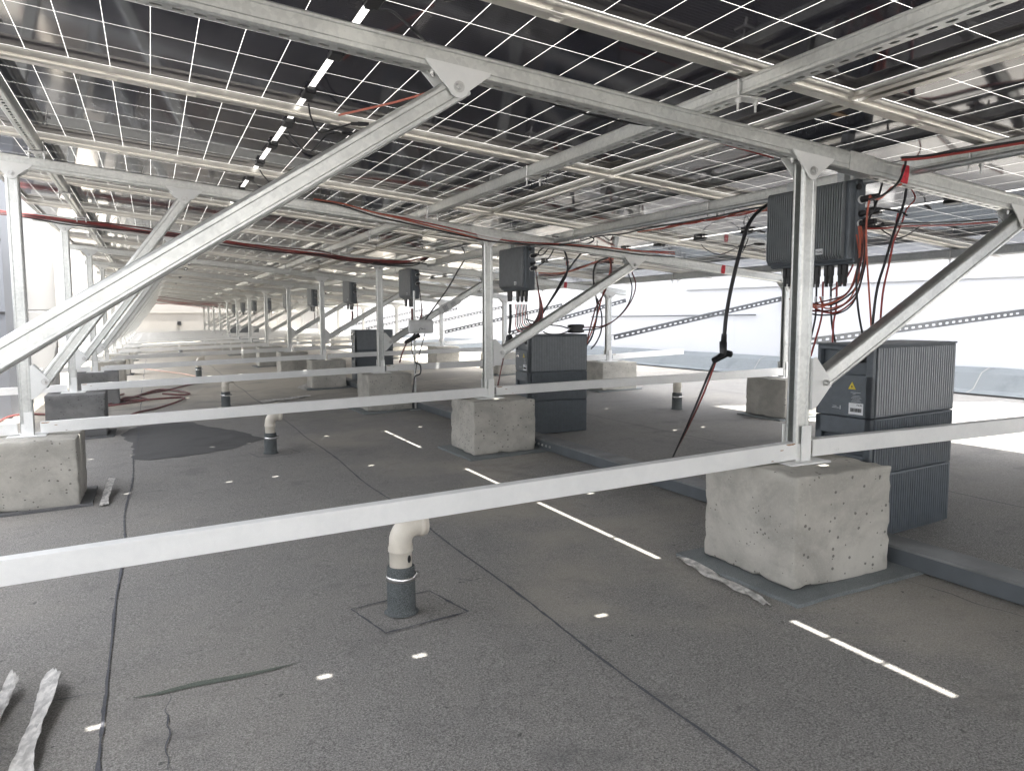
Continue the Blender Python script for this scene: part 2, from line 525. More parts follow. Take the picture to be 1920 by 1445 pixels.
# ================================================================== SETTING
def sheet(name, poly, lift, mat, sub=1):
    mb = MB()
    mb.add([(x, y, floorz(x, y) + lift) for x, y in poly], [list(range(len(poly)))])
    return mb.build(name, mat)
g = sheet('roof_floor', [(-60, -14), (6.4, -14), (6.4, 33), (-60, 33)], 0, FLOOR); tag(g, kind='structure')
# wider ground far below, out to the horizon
mb = MB(); mb.add([(-900, -600, -9), (900, -600, -9), (900, 1200, -9), (-900, 1200, -9)], [(0, 1, 2, 3)])
g = mb.build('ground', PINKW); tag(g, kind='structure')

# seams: a wavering bitumen bead between the felt sheets
def seam(x, y0, y1, wd=.014, name='felt_seam', amp=.010):
    mb = MB(); L = []; R_ = []
    y = y0; i = 0
    while y < y1:
        o = amp * (noise.noise(Vector((x * 3, y * 1.3, 0))) * 2) + .002 * noise.noise(Vector((x, y * 14, 3)))
        ww = wd * (.25 + .9 * abs(noise.noise(Vector((y * 5, x, 1)))) + .8 * abs(noise.noise(Vector((y * 37, x, 7)))))
        L.append((x + o - ww / 2, y, floorz(x, y) + .0035)); R_.append((x + o + ww / 2, y, floorz(x, y) + .0042))
        y += .02 if y < 7 else .25
    n = len(L)
    mb.add(L + R_, [(i, n + i, n + i + 1, i + 1) for i in range(n - 1)])
    return tag(mb.build(name, SEAMB), kind='structure')
for x, wd in ((-.122, .011), (.896, .011), (2.875, .007), (4.53, .008), (-1.1, .010)):
    seam(x, -1.5, 30, wd)
def patch(poly, lift, mat, name, lab=None, cat=None, wob=.01, kind=None, group=None, thick=0):
    pts = []
    for i in range(len(poly)):
        a = Vector(poly[i]); b = Vector(poly[(i + 1) % len(poly)])
        n = max(1, int((b - a).length / .03))
        for k in range(n):
            p = a.lerp(b, k / n)
            p = p + Vector((noise.noise(Vector((p.x * 9, p.y * 9, 2))), noise.noise(Vector((p.x * 9, p.y * 9, 5))))) * wob
            pts.append(p)
    mb = MB()
    top = [(p.x, p.y, floorz(p.x, p.y) + lift) for p in pts]
    n = len(top)
    if thick:
        bot = [(p.x, p.y, floorz(p.x, p.y) + lift - thick) for p in pts]
        mb.add(top + bot, [list(range(n))] + [(i, n + i, n + (i + 1) % n, (i + 1) % n) for i in range(n)])
    else: mb.add(top, [list(range(n))])
    o = mb.build(name, mat)
    return tag(o, lab, cat, group, kind)
# the damp patch behind the second vent
pz = [onfloor(u, v).xy for u, v in ((247, 862), (300, 862), (345, 856), (420, 845), (470, 832), (497, 822), (440, 806), (390, 800), (362, 792), (300, 793), (252, 802), (225, 815), (245, 830))]
patch(pz, .0022, WETF, 'puddle', kind='structure', wob=.03)
pz = [onfloor(u, v).xy for u, v in ((238, 1311), (300, 1303), (370, 1288), (440, 1273), (520, 1255), (566, 1242), (545, 1247), (440, 1266), (370, 1280), (290, 1300))]
patch(pz, .0024, GREEN, 'moss_stain', kind='structure', wob=.006)
def streak(a, b, wd=.006, nm='felt_crack'):
    a, b = onfloor(*a).xy, onfloor(*b).xy
    mb = MB(); L = []; R_ = []
    d = (b - a); n = max(6, int(d.length / .02)); pp = Vector((-d.y, d.x)).normalized()
    for i in range(n + 1):
        t = i / n; p = a + d * t + pp * .012 * noise.noise(Vector((t * 6, a.x * 5, 0)))
        ww = wd * (.3 + .9 * abs(noise.noise(Vector((t * 15, a.y, 4))))) * math.sin(PI * min(.95, max(.05, t))) ** .5
        for S, q in ((L, p - pp * ww / 2), (R_, p + pp * ww / 2)): S.append((q.x, q.y, floorz(q.x, q.y) + .003))
    mb.add(L + R_, [(i, n + 1 + i, n + 2 + i, i + 1) for i in range(n)])
    return tag(mb.build(nm, SEAMB), kind='structure')
for a, b in (((222, 1123), (288, 1117)), ((316, 1300), (313, 1445)), ((255, 926), (355, 913)), ((200, 1300), (35, 1320)), ((1120, 800), (1360, 834)), ((1690, 1085), (1920, 1160)), ((850, 1085), (905, 1092))):
    streak(a, b)

# ---- boundary walls
def wall(name, boxes, mats, lab, cat='wall'):
    mb = MB()
    for c, d, mi in boxes: mb.box(c, d, None, mi)
    return tag(mb.build(name, mats), lab, cat)
WX = 6.02
e = empty('parapet_wall', (WX, 0, 0)); tag(e, 'long white plastered parapet wall beyond the low edge of the panels', 'wall')
mb = MB(); mb.box((.14, 10, .8), (.28, 46, 2.9)); mb.build('wall_body', WALLW, e)
mb = MB(); mb.box((-.0125, 1.2, 1.49), (.025, 13.3, 1.5)); mb.build('raised_band', WALLW, e)
mb = MB(); mb.box((.13, 10, 2.28), (.36, 46, .06)); mb.build('coping', WALLW, e)
# felt upturn at the foot of the wall, with its cant strip
mb = MB()
N = 120
for i in range(N):
    ya, yb = -13 + 46 * i / N, -13 + 46 * (i + 1) / N
    def sec(y):
        w_ = .008 * noise.noise(Vector((y * 3, 0, 0)))
        return [(WX - .30, y, floorz(WX, y) + .005), (WX - .22, y, floorz(WX, y) + .03), (WX - .13, y, floorz(WX, y) + .15 + w_), (WX - .03, y, floorz(WX, y) + .19 + w_), (WX - .001, y, floorz(WX, y) + .19 + w_)]
    a, b = sec(ya), sec(yb)
    mb.add(a + b, [(j, j + 1, 6 + j, 5 + j) for j in range(4)])
o = mb.build('felt_upturn', UPF); tag(o, 'grey blue granulated felt upturn along the foot of the white parapet', 'roof upturn')
for yy in (3.95, 6.4, 8.9, 11.4):
    mb = MB(); z0 = floorz(WX, yy)
    prof = [(WX - .30, z0 + .007), (WX - .22, z0 + .034), (WX - .13, z0 + .157), (WX - .03, z0 + .197)]
    for (xa, za), (xb, zb_) in zip(prof, prof[1:]): mb.add([(xa, yy, za), (xb, yy, zb_), (xb, yy + .009, zb_), (xa, yy + .009, za)], [(0, 1, 2, 3)])
    k = mb.build('joint_strip', WALLG, o)
mb = MB(); mb.tube([(WX - .03, 6.6, .44), (WX - .03, 10.1, .40)], .008, 6); tag(mb.build('wall_conduit', DARKST), 'thin dark rod fixed along the white parapet wall', 'conduit')
# end wall
e = empty('end_wall', (0, 31.2, 0)); tag(e, 'pale grey plastered wall closing the far end of the row', 'wall')
mb = MB(); mb.box((-2, .15, .6), (16.2, .3, 3.2)); mb.build('wall_body', WALLG, e)
mb = MB(); mb.box((-2, -.02, .46), (16, .036, .03)); mb.build('ledge', WALLG, e)
mb = MB(); mb.box((-2, -.06, -.42), (16, .12, .3)); mb.build('skirting', UPF, e)
mb = MB(); mb.bevbox((.95, -.03, .07), (.14, .05, .14), .008); mb.build('socket_box', BLACKP, e)
# unseen block added beyond the parapet to shade the middle of the right edge
e = empty('added_shade_block', (9, 6.2, 0)); tag(e, 'tall white plastered block added unseen behind the parapet wall to keep sun off the floor', 'building')
mb = MB(); mb.box((0, 0, 7), (5.0, 6.6, 16)); mb.build('wall', WALLW, e)
mb = MB(); mb.box((0, 0, 15.1), (5.3, 6.9, .25)); mb.build('roof', UPF, e)
# left edge: clad wall, column, box and the pink house far off
e = empty('clad_building', (-2.5, 8.6, -.45)); tag(e, 'blue grey clad wall with dark joints at the left edge of the roof', 'building')
mb = MB(); mb.box((0, 0, 2), (2.74, 1.4, 4)); mb.build('wall', WALLB, e)
for z in (.93, 1.55, 2.2):
    mb = MB(); mb.box((0, -.702, z), (2.74, .008, .022)); mb.build('joint', BLACKP, e)
e = empty('added_shade_wall', (-1.5, 1, -.4)); tag(e, 'waist high blue grey wall added out of view to dim the left floor', 'wall')  # unseen wall, added to hold light off the left foreground
mb = MB(); mb.box((0, 0, .46), (.22, 13.6, .98)); mb.build('wall_body', WALLB, e)
mb = MB(); mb.box((0, 0, .97), (.28, 13.7, .04)); mb.build('coping', UPF, e)
mb = MB(); mb.lathe([(.29, -.6), (.29, .488), (.29, .494), (.287, .498), (.287, .503), (.29, .507), (.29, .513), (.29, 3.2)], (0, 0, 0), 48)
o = mb.build('round_column', TANKW, None, (-1.20, 9.6, 0)); tag(o, 'smooth white round column standing behind the left posts', 'column')
e = empty('equipment_box', (-1.35, 10.6, -.5)); tag(e, 'light grey metal box low beside the white column', 'equipment box')
mb = MB(); mb.bevbox((0, 0, .62), (.42, .3, .42), .01); mb.build('casing', WHITEP, e)
mb = MB(); mb.bevbox((.0, 0, .2), (.30, .24, .42), .01); mb.build('pedestal', GALVD, e)
e = empty('pink_house', (-9.5, 42, -9)); tag(e, 'pale pink house with red balcony rail far off at the left', 'house')
mb = MB(); mb.box((0, 0, 6.4), (12, 6, 12.8)); mb.build('wall', PINK, e)
mb = MB(); mb.box((0, -3.1, 9.55), (12.2, .3, .5)); mb.build('ledge', PINKW, e)
for i in range(6):
    mb = MB(); mb.box((-5 + i * 2, -3.02, 11.0), (1.0, .1, 1.1)); f = mb.build('window', PINKW, e)
    mb = MB(); mb.box((-5 + i * 2, -3.08, 11.0), (.84, .03, .94)); mb.build('pane', GLASSD, f)
mb = MB(); mb.tube([(-5.5, -3.3, 10.6), (5.5, -3.3, 10.6)], .05, 6)
for i in range(9): mb.tube([(-5.4 + i * 1.35, -3.3, 9.8), (-5.4 + i * 1.35, -3.3, 10.6)], .03, 6)
mb.build('balcony_rail', REDC, e)
for j in range(4):
    mb = MB(); z = .02 + .16 * j
    mb.tube([(-9, 26 + j * .4, z), (-2.4, 26 + j * .4, z + .02)], .05, 10)
    for xx in (-8, -5, -3): mb.box((xx, 26 + j * .4, z - .35), (.06, .06, .7))
    tag(mb.build('roof_pipe', WHITEP), '%s of the white pipes running along the far left roof' % ['lowest', 'second lowest', 'third lowest', 'topmost'][j], 'pipe', 'white pipes on the far left of the roof')

# ================================================================== SOLAR FRAMES
def chan(w, h, groove=True, r=.006):
    """centre line of a lipped channel: web on +B, mouth on -B; the flanges carry a shallow recessed band"""
    a, b = w / 2, h / 2
    c, d = r * .293, .0024
    g = [(-a, -h * .31), (-a + d, -h * .27), (-a + d, h * .20), (-a, h * .24)] if groove else []
    L = [(-a + .0095, -b + .007), (-a + .0095, -b), (-a + r, -b), (-a + c, -b + c), (-a, -b + r)] + g + [(-a, b - r), (-a + c, b - c), (-a + r, b)]
    return L + [(-x, y) for x, y in L[::-1]]
def lipchan_noweb(w, h, r=.0035):
    a, b = w / 2, h / 2
    L = [(-a + .0095, -b + .007), (-a + .0095, -b), (-a + r, -b), (-a, -b + r), (-a, -h * .33), (-a + .0012, -h * .30), (-a + .0012, h * .22), (-a, h * .26), (-a, b - r), (-a + r, b), (-a + .006, b)]
    return L, [(-x, y) for x, y in L[::-1]]
def member(mb, p0, p1, web, w=.041, h=.041, slots=False, t=.0022, mi=0):
    """channel from p0 to p1 whose web faces direction `web`"""
    p0, p1 = Vector(p0), Vector(p1)
    N = (p1 - p0); L = N.length; N.normalize()
    B = Vector(web); B = (B - N * B.dot(N)).normalized()
    A = B.cross(N)
    if not slots:
        mb.profile(chan(w, h), t, p0, A, B, N, L, mi)
    else:
        l, r = lipchan_noweb(w, h)
        mb.profile(l, t, p0, A, B, N, L, mi); mb.profile(r, t, p0, A, B, N, L, mi)
        mb.slotted(p0 + B * (h / 2), A, w - .0116, N, L, B, t, mi=mi)
PWX = .05   # post section along X
def post_mesh(x, z0, z1, mirror=1):
    mb = MB()
    member(mb, (x, 0, z0), (x, 0, z1), (mirror, 0, 0), .041, PWX, False)
    return mb
def rib_plate(mb, x, z, y, poly):
    mb.prism(poly, (x, y, z), X_, Z_, Y_, .004)
def top_bracket(x, zb, tilt=0):
    """two rounded triangular plates and their head plate, hung under the beam at bolt (x, zb)"""
    mb = MB()
    s = -SL
    def tri(sy):
        P = []
        w_ = .078
        P += [(-w_, .046 - s * w_ * -1 * 0 + (-w_) * s), (w_, .046 + w_ * s)]
        P += [(w_ - .004, .038 + w_ * s)]
        for k in range(9):
            a = math.radians(38 - 256 * 0 - k * (256 / 8) * .5 - 0)
        arc = [(.024 * math.cos(math.radians(a)), .024 * math.sin(math.radians(a)) - .0) for a in (-20, -45, -70, -90, -110, -135, -160)]
        P += arc
        P += [(-w_ + .004, .038 - w_ * s)]
        return [(a, b) for a, b in P]
    for y in (-.0275, .0275): mb.prism(tri(y), (x, y, zb), X_, Z_, Y_, .0035)
    R = Matrix.Rotation(math.atan(SL), 3, 'Y')
    mb.box((x, 0, zb + .0445), (.15, .0512, .004), R)
    return mb
def low_bracket(x, zb, d=1):
    """gusset on the post side that takes the foot of the strut; bolt at (x,zb)"""
    mb = MB()
    wdt = abs(.048) 
    P = [(-d * .052, .072), (-d * .040, .076), (d * .012, .018), (d * .020, .006), (d * .020, -.010), (d * .010, -.022), (-d * .030, -.066), (-d * .052, -.078)]
    if d > 0: P = P[::-1]
    for y in (-.0275, .0275): mb.prism(P, (x, y, zb), X_, Z_, Y_, .0035)
    mb.box((x - d * .0495, 0, zb - .003), (.004, .0512, .148))
    return mb
def foot_bracket(x, z, h=.105):
    mb = MB()
    mb.box((x + .008, -.0285, z + .003 + h / 2), (.034, .004, h))
    mb.box((x - .008, .0285, z + .003 + h / 2), (.040, .004, h))
    mb.box((x, 0, z + .003), (.15, .12, .005))
    mb.box((x, 0, z + .03), (.044, .044, .05))
    return mb
ZB = {0: lambda: -.040, 1: lambda: .012, 2: lambda: .045}
XPOST = (XL, XM, XR)
def build_frame(k, strutx):
    y = YK(k)
    root = empty('support_frame', (0, y, TY * (y - Y0)))
    z = lambda x: 0.874 - SL * (x - XM)
    zb = [-.040, .045 if k == 0 else .02, .052]
    # beam
    mb = MB(); x0, x1 = -.70, 4.07
    c = .0565
    member(mb, (x0, 0, z(x0) + c), (x1, 0, z(x1) + c), (0, 0, -1), .041, .052, True)
    mb.build('beam', GALV, root)
    mb = MB()
    for xx in ([1.9] if k % 2 == 0 else [1.65]):
        mb.box((xx, 0, z(xx) + c), (.10, .0455, .0545), Matrix.Rotation(math.atan(SL), 3, 'Y'))
    mb.build('splice_sleeve', GALV, root)
    for i, x in enumerate(XPOST):
        m = post_mesh(x, zb[i] + .012, z(x) + .022, 1); m.build('post', GALV, root)
        b = top_bracket(x, z(x)).build('head_bracket', BRACKET, root)
        for yy, d in ((-.0293, -1), (.0293, 1)):
            m = MB(); m.bolt((x, yy, z(x)), (0, d, 0), .0085, .013); m.build('bolt', BOLT, b)
        m = MB(); m.bolt((x - .05, 0, z(x) + .041), (0, 0, -1), .008, .018); m.build('bolt', BOLT, b)
        foot_bracket(x, zb[i]).build('foot_bracket', BARW, root)
    for x0, xs, zl in ((XL, strutx, .20 + (.085 if k == 0 else 0)), (XM, 2.655, .275)):
        xb = x0 + .0765
        lo = Vector((xb, 0, zl)); hi = Vector((xs, 0, z(xs)))
        d = (hi - lo).normalized()
        m = MB(); member(m, lo - d * .018, hi + d * .022, Vector((-d.z, 0, d.x)) , .041, .050, False)
        m.build('strut', GALV, root)
        b = low_bracket(xb, zl).build('gusset', BRACKET, root)
        for yy, e_ in ((-.0293, -1), (.0293, 1)):
            m = MB(); m.bolt((xb, yy, zl), (0, e_, 0), .0085, .018); m.build('bolt', BOLT, b)
        b = top_bracket(xs, z(xs)).build('head_bracket', BRACKET, root)
        for yy, e_ in ((-.0293, -1), (.0293, 1)):
            m = MB(); m.bolt((xs, yy, z(xs)), (0, e_, 0), .0085, .013); m.build('bolt', BOLT, b)
        m = MB(); m.bolt((xs - .05, 0, z(xs) + .041), (0, 0, -1), .008, .018); m.build('bolt', BOLT, b)
    # tie bars between the feet
    for a, b, za, zc in ((-2.0, XL - .035, -.045, zb[0] + .012), (XL + .05, XM - .022, zb[0] + .012, zb[1] + .012), (XM + .042, XR - .03, zb[1] + .016, zb[2] + .02), (XR + .04, 4.75, zb[2] + .02, zb[2] + .05)):
        if a == -2.0: a = XL - .75 
        m = MB()
        h = .05
        cc = Vector(((a + b) / 2, -.004, (za + zc) / 2 + h / 2 - .002))
        ang = -math.atan2(zc - za, b - a)
        R = Matrix.Rotation(ang, 3, 'Y'); L = b - a
        # angle section: upright face towards the camera side, ledge on top
        m.bevbox(cc + R @ Vector((0, -.016, 0)), (L, .004, h), .0012, R)
        m.bevbox(cc + R @ Vector((0, .0, h / 2 - .0022)), (L, .029, .004), .0012, R)
        m.bevbox(cc + R @ Vector((0, .0, -h / 2 + .0022)), (L, .029, .004), .0012, R)
        tb = m.build('tie_bar', BARW, root)
        for j in range(3):
            q = MB(); ex = b - .02 - .035 * j if k % 2 == 0 else a + .02 + .04 * j
            lo = cc + R @ Vector((ex - (a + b) / 2, -.01815, (.021, .008, -.019)[j]))
            w_ = (.016, .006, .004)[j]; hh = (.0035, .002, .0015)[j]
            q.prism([(w_ * math.cos(t_) * (1 + .3 * math.sin(3 * t_ + j)), hh * math.sin(t_) * (1 + .4 * math.cos(2 * t_))) for t_ in [i_ * PI / 6 for i_ in range(12)]], lo, R @ X_, R @ Z_, Y_, .0006)
            q.build('rust_spot', RUST, tb)
    return root
frames = []
f0 = build_frame(0, .642); f1 = build_frame(1, .165)
frames = [f0, f1]
fm1 = copy_tree(f1)
for k in range(2, NF): frames.append(copy_tree(f1))
fm1.location = (0, YK(-1), TY * (YK(-1) - Y0))
bpy.context.view_layer.update()
for k, f in enumerate(frames):
    y = YK(k) + [0, 0, -.055, .0, -.04, -.05, 0, 0, 0, 0, 0, 0, 0][k]
    f.location = (0, y, TY * (y - Y0))
    tag(f, '%s galvanised support frame from the camera, three posts and two struts under a sloping beam' % ORD[k] if k < NF - 1 else 'farthest galvanised support frame, right in front of the pale end wall', 'support frame', 'support frames carrying the solar panels')
tag(fm1, 'galvanised support frame standing behind the camera', 'support frame', 'support frames carrying the solar panels')
# red paint marks on the beams
for k, x in ((0, 2.08), (1, 3.33), (2, 3.42)):
    m = MB(); zc = 0.874 - SL * (x - XM) + .0565
    R = Matrix.Rotation(math.atan(SL), 3, 'Y')
    m.prism([(-.015, -.027), (.013, -.0275), (.016, -.004), (.0135, .027), (-.012, .0265), (-.0165, .005)], (x, -.0222, zc), R @ X_, R @ Z_, Y_, .0012)
    m.build('paint_mark', REDP, frames[k])

# ---- purlins along the rows
def pln(x, y, o): return zt(x, y) + o
PJ0, PJ = 1.49, 1.1535                # panel joints along Y
JN = range(-3, 26)
for px, lab in ((-.40, 'slotted steel purlin under the high left edge of the panels'), (1.325, 'slotted steel purlin under the left panel row, next to the bright gap'), (2.17, 'slotted steel purlin that carries the hanging inverters'), (3.70, 'slotted steel purlin under the low right edge of the panels')):
    y0, y1 = -2.6, 30.6
    r = empty('purlin', (px, 0, 0)); tag(r, lab, 'purlin', 'purlins running the length of the array')
    mb = MB(); member(mb, (0, y0, pln(px, y0, .1035)), (0, y1, pln(px, y1, .1035)), (0, 0, -1), .041, .041, True)
    mb.build('channel', GALV if px != 3.70 else GALVD, r)
    for n in JN:
        y = PJ0 + PJ * n + .02
        if y < 0 or y > 30: continue
        m = MB(); z = pln(px, y, .0)
        m.bevbox((0, y, z + .0785), (.085, .04, .005), .001)
        for sx in (-.027, .027):
            m.tube([(sx, y, z + .121), (sx, y, z + .050)], .0032, 6)
            m.tube([(sx, y, z + .076), (sx, y, z + .067)], .0068, 6)
        m.build('u_bolt', BOLT, r)
# second slim tube clipped beside the inverter purlin
mb = MB(); mb.tube([(2.115, .2, pln(2.11, .2, .066)), (2.115, 8, pln(2.11, 8, .066))], .009, 10)
tag(mb.build('conduit', GALVD), 'slim steel conduit clipped under the inverter purlin', 'conduit')

# ---- joint rails under the panel joints, with sun slots
SLOTX = [-.33 + .255, -.113 + .255, .326 + .255, .54 + .255, 1.27, 1.9, 2.35, 3.15, 3.36]
def rail_mesh():
    mb = MB()
    a = Vector((1, 0, -SL)).normalized(); up = Vector((SL, 0, 1)).normalized()
    x = -.72; segs = []
    for s_ in SLOTX + [4.03]:
        segs.append((x, s_ - .014 if s_ < 4 else s_)); x = s_ + .014
    for p, q in segs:
        L = (q - p) / a.x
        c = Vector(((p + q) / 2, 0, -SL * (p + q) / 2))
        mb.box(c, (L, .026, .003), Matrix((a, Y_, up)).transposed())
    L = (4.03 + .72) / a.x
    c = Vector(((4.03 - .72) / 2, 0, -SL * (4.03 - .72) / 2))
    for sy in (-1, 1): mb.box(c + Vector((0, sy * .0142, .0)) + up * .001, (L, .0024, .006), Matrix((a, Y_, up)).transposed())
    return mb.mesh('joint_rail', ALU)
rm = rail_mesh()
for n in JN:
    y = PJ0 + PJ * n
    o = bpy.data.objects.new('joint_rail', rm); col.objects.link(o)
    o.location = (0, y, 0.874 + SL * XM + TY * (y - Y0) + .1268)
    tag(o, ('thin pale rail under the panel joint, %s from the camera' % ORD[n] if n > 0 else 'thin pale rail under the panel joint nearest to the camera') if n >= 0 else 'thin pale rail behind the camera, %s joint back' % ORD[-n - 1], 'rail', 'rails under the panel joints')

# ---- panels
PLX, PLY = 2.382, 1.1335
tilt = Matrix((Vector((1, 0, -SL)).normalized(), Vector((0, 1, TY)).normalized(), Vector((SL, -TY, 1)).normalized())).transposed().to_4x4()
def panel_proto():
    r = empty('solar_panel')
    mb = MB()
    H = .028
    hx, hy = PLX / 2, PLY / 2
    for sx in (-1, 1):
        mb.box((sx * (hx - .001), 0, H / 2), (.002, PLY, H))
        mb.box((sx * (hx - .011), 0, .001), (.020, PLY - .004, .002))
        mb.box((sx * (hx - .005), 0, H - .001), (.0075, PLY - .004, .0019))
    for sy in (-1, 1):
        mb.box((0, sy * (hy - .001), H / 2), (PLX - .0042, .002, H))
        mb.box((0, sy * (hy - .011), .0012), (PLX - .045, .020, .0021))
        mb.box((0, sy * (hy - .005), H - .0012), (PLX - .02, .0075, .0019))
    mb.build('frame', ALU, r)
    mb = MB(); mb.add([(-hx + .002, -hy + .002, H - .006), (hx - .002, -hy + .002, H - .006), (hx - .002, hy - .002, H - .006), (-hx + .002, hy - .002, H - .006)], [(0, 3, 2, 1)])
    mb.build('cell_sheet', CELLS, r)
    for i, yy in enumerate((-.385, 0, .385)):
        mb = MB(); mb.bevbox((0, yy, H - .015), (.034, .075 if i != 1 else .06, .016), .003)
        mb.bevbox((0, yy + .046 * (1 if i == 0 else -1), H - .013), (.020, .02, .012), .002)
        j = mb.build('junction_box', BLACKP, r)
    return r
pp = panel_proto()
COLX = [(0.46, 'high left'), (2.8470, 'low right')]
first = True
for ci, (cx, cn) in enumerate(COLX):
    for n in range(-3, 25):
        cy = PJ0 + PJ * (n + .5)
        r = pp if first else copy_tree(pp)
        first = False
        M = tilt.copy(); M.translation = Vector((cx, cy, zt(cx, cy) + .1345))
        r.matrix_world = M
        lab = 'dark glass solar panel of the %s row, %s from the camera end' % (cn, ORD[n + 1]) if n >= -1 else 'dark glass solar panel of the %s row, %s back behind the camera' % (cn, ORD[-n - 2])
        tag(r, lab, 'solar panel', 'solar panels overhead in two rows')

# strips added to break up the sun line through the gap between the two panel rows, laid on top of the glass
for y0, y1, lab in ((-2.0, .80, 'behind and above the camera'), (1.23, 1.79, 'above the nearest beam'), (3.43, 4.16, 'above the second beam'), (4.92, 30, 'all along the far part')):
    m = MB(); x = 1.6565; A_, B_ = Vector((x, y0, pln(x, y0, .168))), Vector((x, y1, pln(x, y1, .168)))
    N = (B_ - A_); L = N.length; N.normalize()
    m.bevbox((A_ + B_) / 2, (.036, L, .006), .001, Matrix((X_, N, X_.cross(N))).transposed())
    tag(m.build('gap_sun_blocker', BLACKP), 'black strip added to block sun through the gap between the panel rows ' + lab, 'strip', 'added sun blocking strips over the gap between the panel rows')

for i, y in enumerate((.965, 1.115, 2.05, 2.98, 4.45, 4.72)):  # short pieces added to cut the sun line into dashes
    m = MB(); x = 1.6563; L = (.010, .012, .012, .02, .02, .02)[i]
    m.bevbox((x, y, pln(x, y, .167)), (.030, L, .008), .0015)
    tag(m.build('gap_sun_stop', BLACKP), 'small black bit added to cut the sunlight through the gap between the panel rows, %s from the camera' % ORD[i], 'blocker', 'added light blocking bits along the gap between the panel rows')

# ================================================================== CONCRETE BLOCKS AND PADS
def block_mesh(seed, mat, W=.367, H=.34):
    random.seed(seed)
    bm = bmesh.new()
    bmesh.ops.create_cube(bm, size=1)
    bmesh.ops.bevel(bm, geom=bm.edges[:], offset=.022, segments=2, profile=.6, affect='EDGES')
    bmesh.ops.subdivide_edges(bm, edges=[e for e in bm.edges if e.calc_length() > .5], cuts=16, use_grid_fill=True)
    for v in bm.verts:
        p = v.co
        q = Vector((p.x * W, p.y * W, (p.z - .5) * H))
        edge = sum(1 for c in p if abs(c) > .455)
        n1 = noise.noise(q * 7 + Vector((seed, 0, 0))) * .003 + noise.noise(q * 40 + Vector((0, seed, 0))) * .0022
        if edge >= 2: n1 -= max(0, noise.noise(q * 16 + Vector((seed * 3, 1, 0))) - .10) * .024
        v.co = q + p.normalized() * n1
    me = bpy.data.meshes.new('concrete_block')
    bm.to_mesh(me); bm.free()
    for f in me.polygons: f.use_smooth = True
    me.materials.append(mat)
    return me
BM = [block_mesh(3, CONC), block_mesh(11, CONC), block_mesh(23, CONC)]
BD = block_mesh(31, CONCD)
def cbase(i, k): 
    f = frames[k]
    zb = [-.040, .045 if k == 0 else .02, .052][i]
    return f.location.z + zb + .0005, f.location.y
pname = ['left', 'middle', 'right']
for k in range(NF):
    for i, x in enumerate(XPOST):
        z, y = cbase(i, k)
        if i == 0 and k == 0: 
            pass
        me = BD if (i == 0 and k in (2, 3)) else BM[(k + i) % 3]
        o = bpy.data.objects.new('concrete_block', me); col.objects.link(o)
        dx = [.0, .03 if k else .010, .03][i]; dy = .012
        if i == 0: dx = .02 if k else -.07
        fz = floorz(x, y) + .012
        o.location = (x + dx, y + dy, z)
        o.rotation_euler = (0, 0, [0, PI, 0][i] * (k % 2) + random.uniform(-.03, .03) + (.0 if k else .02))
        o.scale = (1, 1, max(.75, (z - fz) / .3385))
        tag(o, ('%s concrete block under the %s post of the %s support frame' % ('dark stained' if me is BD else 'rough grey', pname[i], ORD[k])), 'concrete block', 'concrete ballast blocks under the posts')
        pw = .27 if i == 1 else .23
        a = random.uniform(-.04, .04)
        c_, s_ = math.cos(a), math.sin(a)
        P = [(x + dx + .03 * (i == 1) + c_ * u * pw - s_ * v * (pw * .95), y + dy + s_ * u * pw + c_ * v * (pw * .92)) for u, v in ((-1, -1), (1, -1), (1, 1), (-1, 1))]
        patch(P, .011, PADF if i else PADD, 'felt_pad', 'granulated felt pad under the %s concrete block of the %s support frame' % (pname[i], ORD[k]), 'pad', .008, None, 'felt pads under the concrete blocks', .0105)

# ================================================================== VENT PIPES
def vent(loc, sc_=1.0, rot=0, lab='', elbow_only=False, h=.23):
    r = empty('vent_pipe', loc); r.rotation_euler = (0, 0, rot); r.scale = (sc_,) * 3
    tag(r, lab, 'vent pipe', 'vent pipes standing in a line on the roof')
    m = MB(); m.lathe([(.046, .0), (.0405, .004), (.038, .010), (.0375, .03), (.0375, .078), (.0365, .09), (.0365, .112), (.036, .124), (.031, .126), (.030, .12)], (0, 0, 0), 28); m.build('felt_sleeve', SLEEVE, r)
    m = MB(); m.lathe([(.0372, .088), (.0392, .0885), (.0392, .1005), (.0372, .101)], (0, 0, 0), 28)
    m.bevbox((.043, -.008, .096), (.012, .016, .016), .002); m.build('clamp', CHROME, r)
    m = MB(); m.lathe([(.0295, .12), (.0295, .163), (.0325, .165), (.0335, .168), (.0322, .171), (.0335, .174), (.0322, .178), (.0325, .182)], (0, 0, 0), 28)
    pts = [(0, 0, .180)] + [(.040 * (1 - math.cos(a)), 0, .190 + .040 * math.sin(a)) for a in [PI / 2 * i / 8 for i in range(9)]] + [(.052, 0, .230)]
    m.tube(pts, .0305, 24, 0, False)
    m.tube([(.048, 0, .23), (.052, 0, .23), (.053, 0, .23), (.062, 0, .23), (.063, 0, .23), (.070, 0, .23)], [.0305, .0318, .0335, .0335, .0322, .0322], 24, 0, False)
    m.tube([(.0695, 0, .23), (.03, 0, .23)], .027, 24, 0, False)
    m.build('elbow', CREAMP, r)
    return r
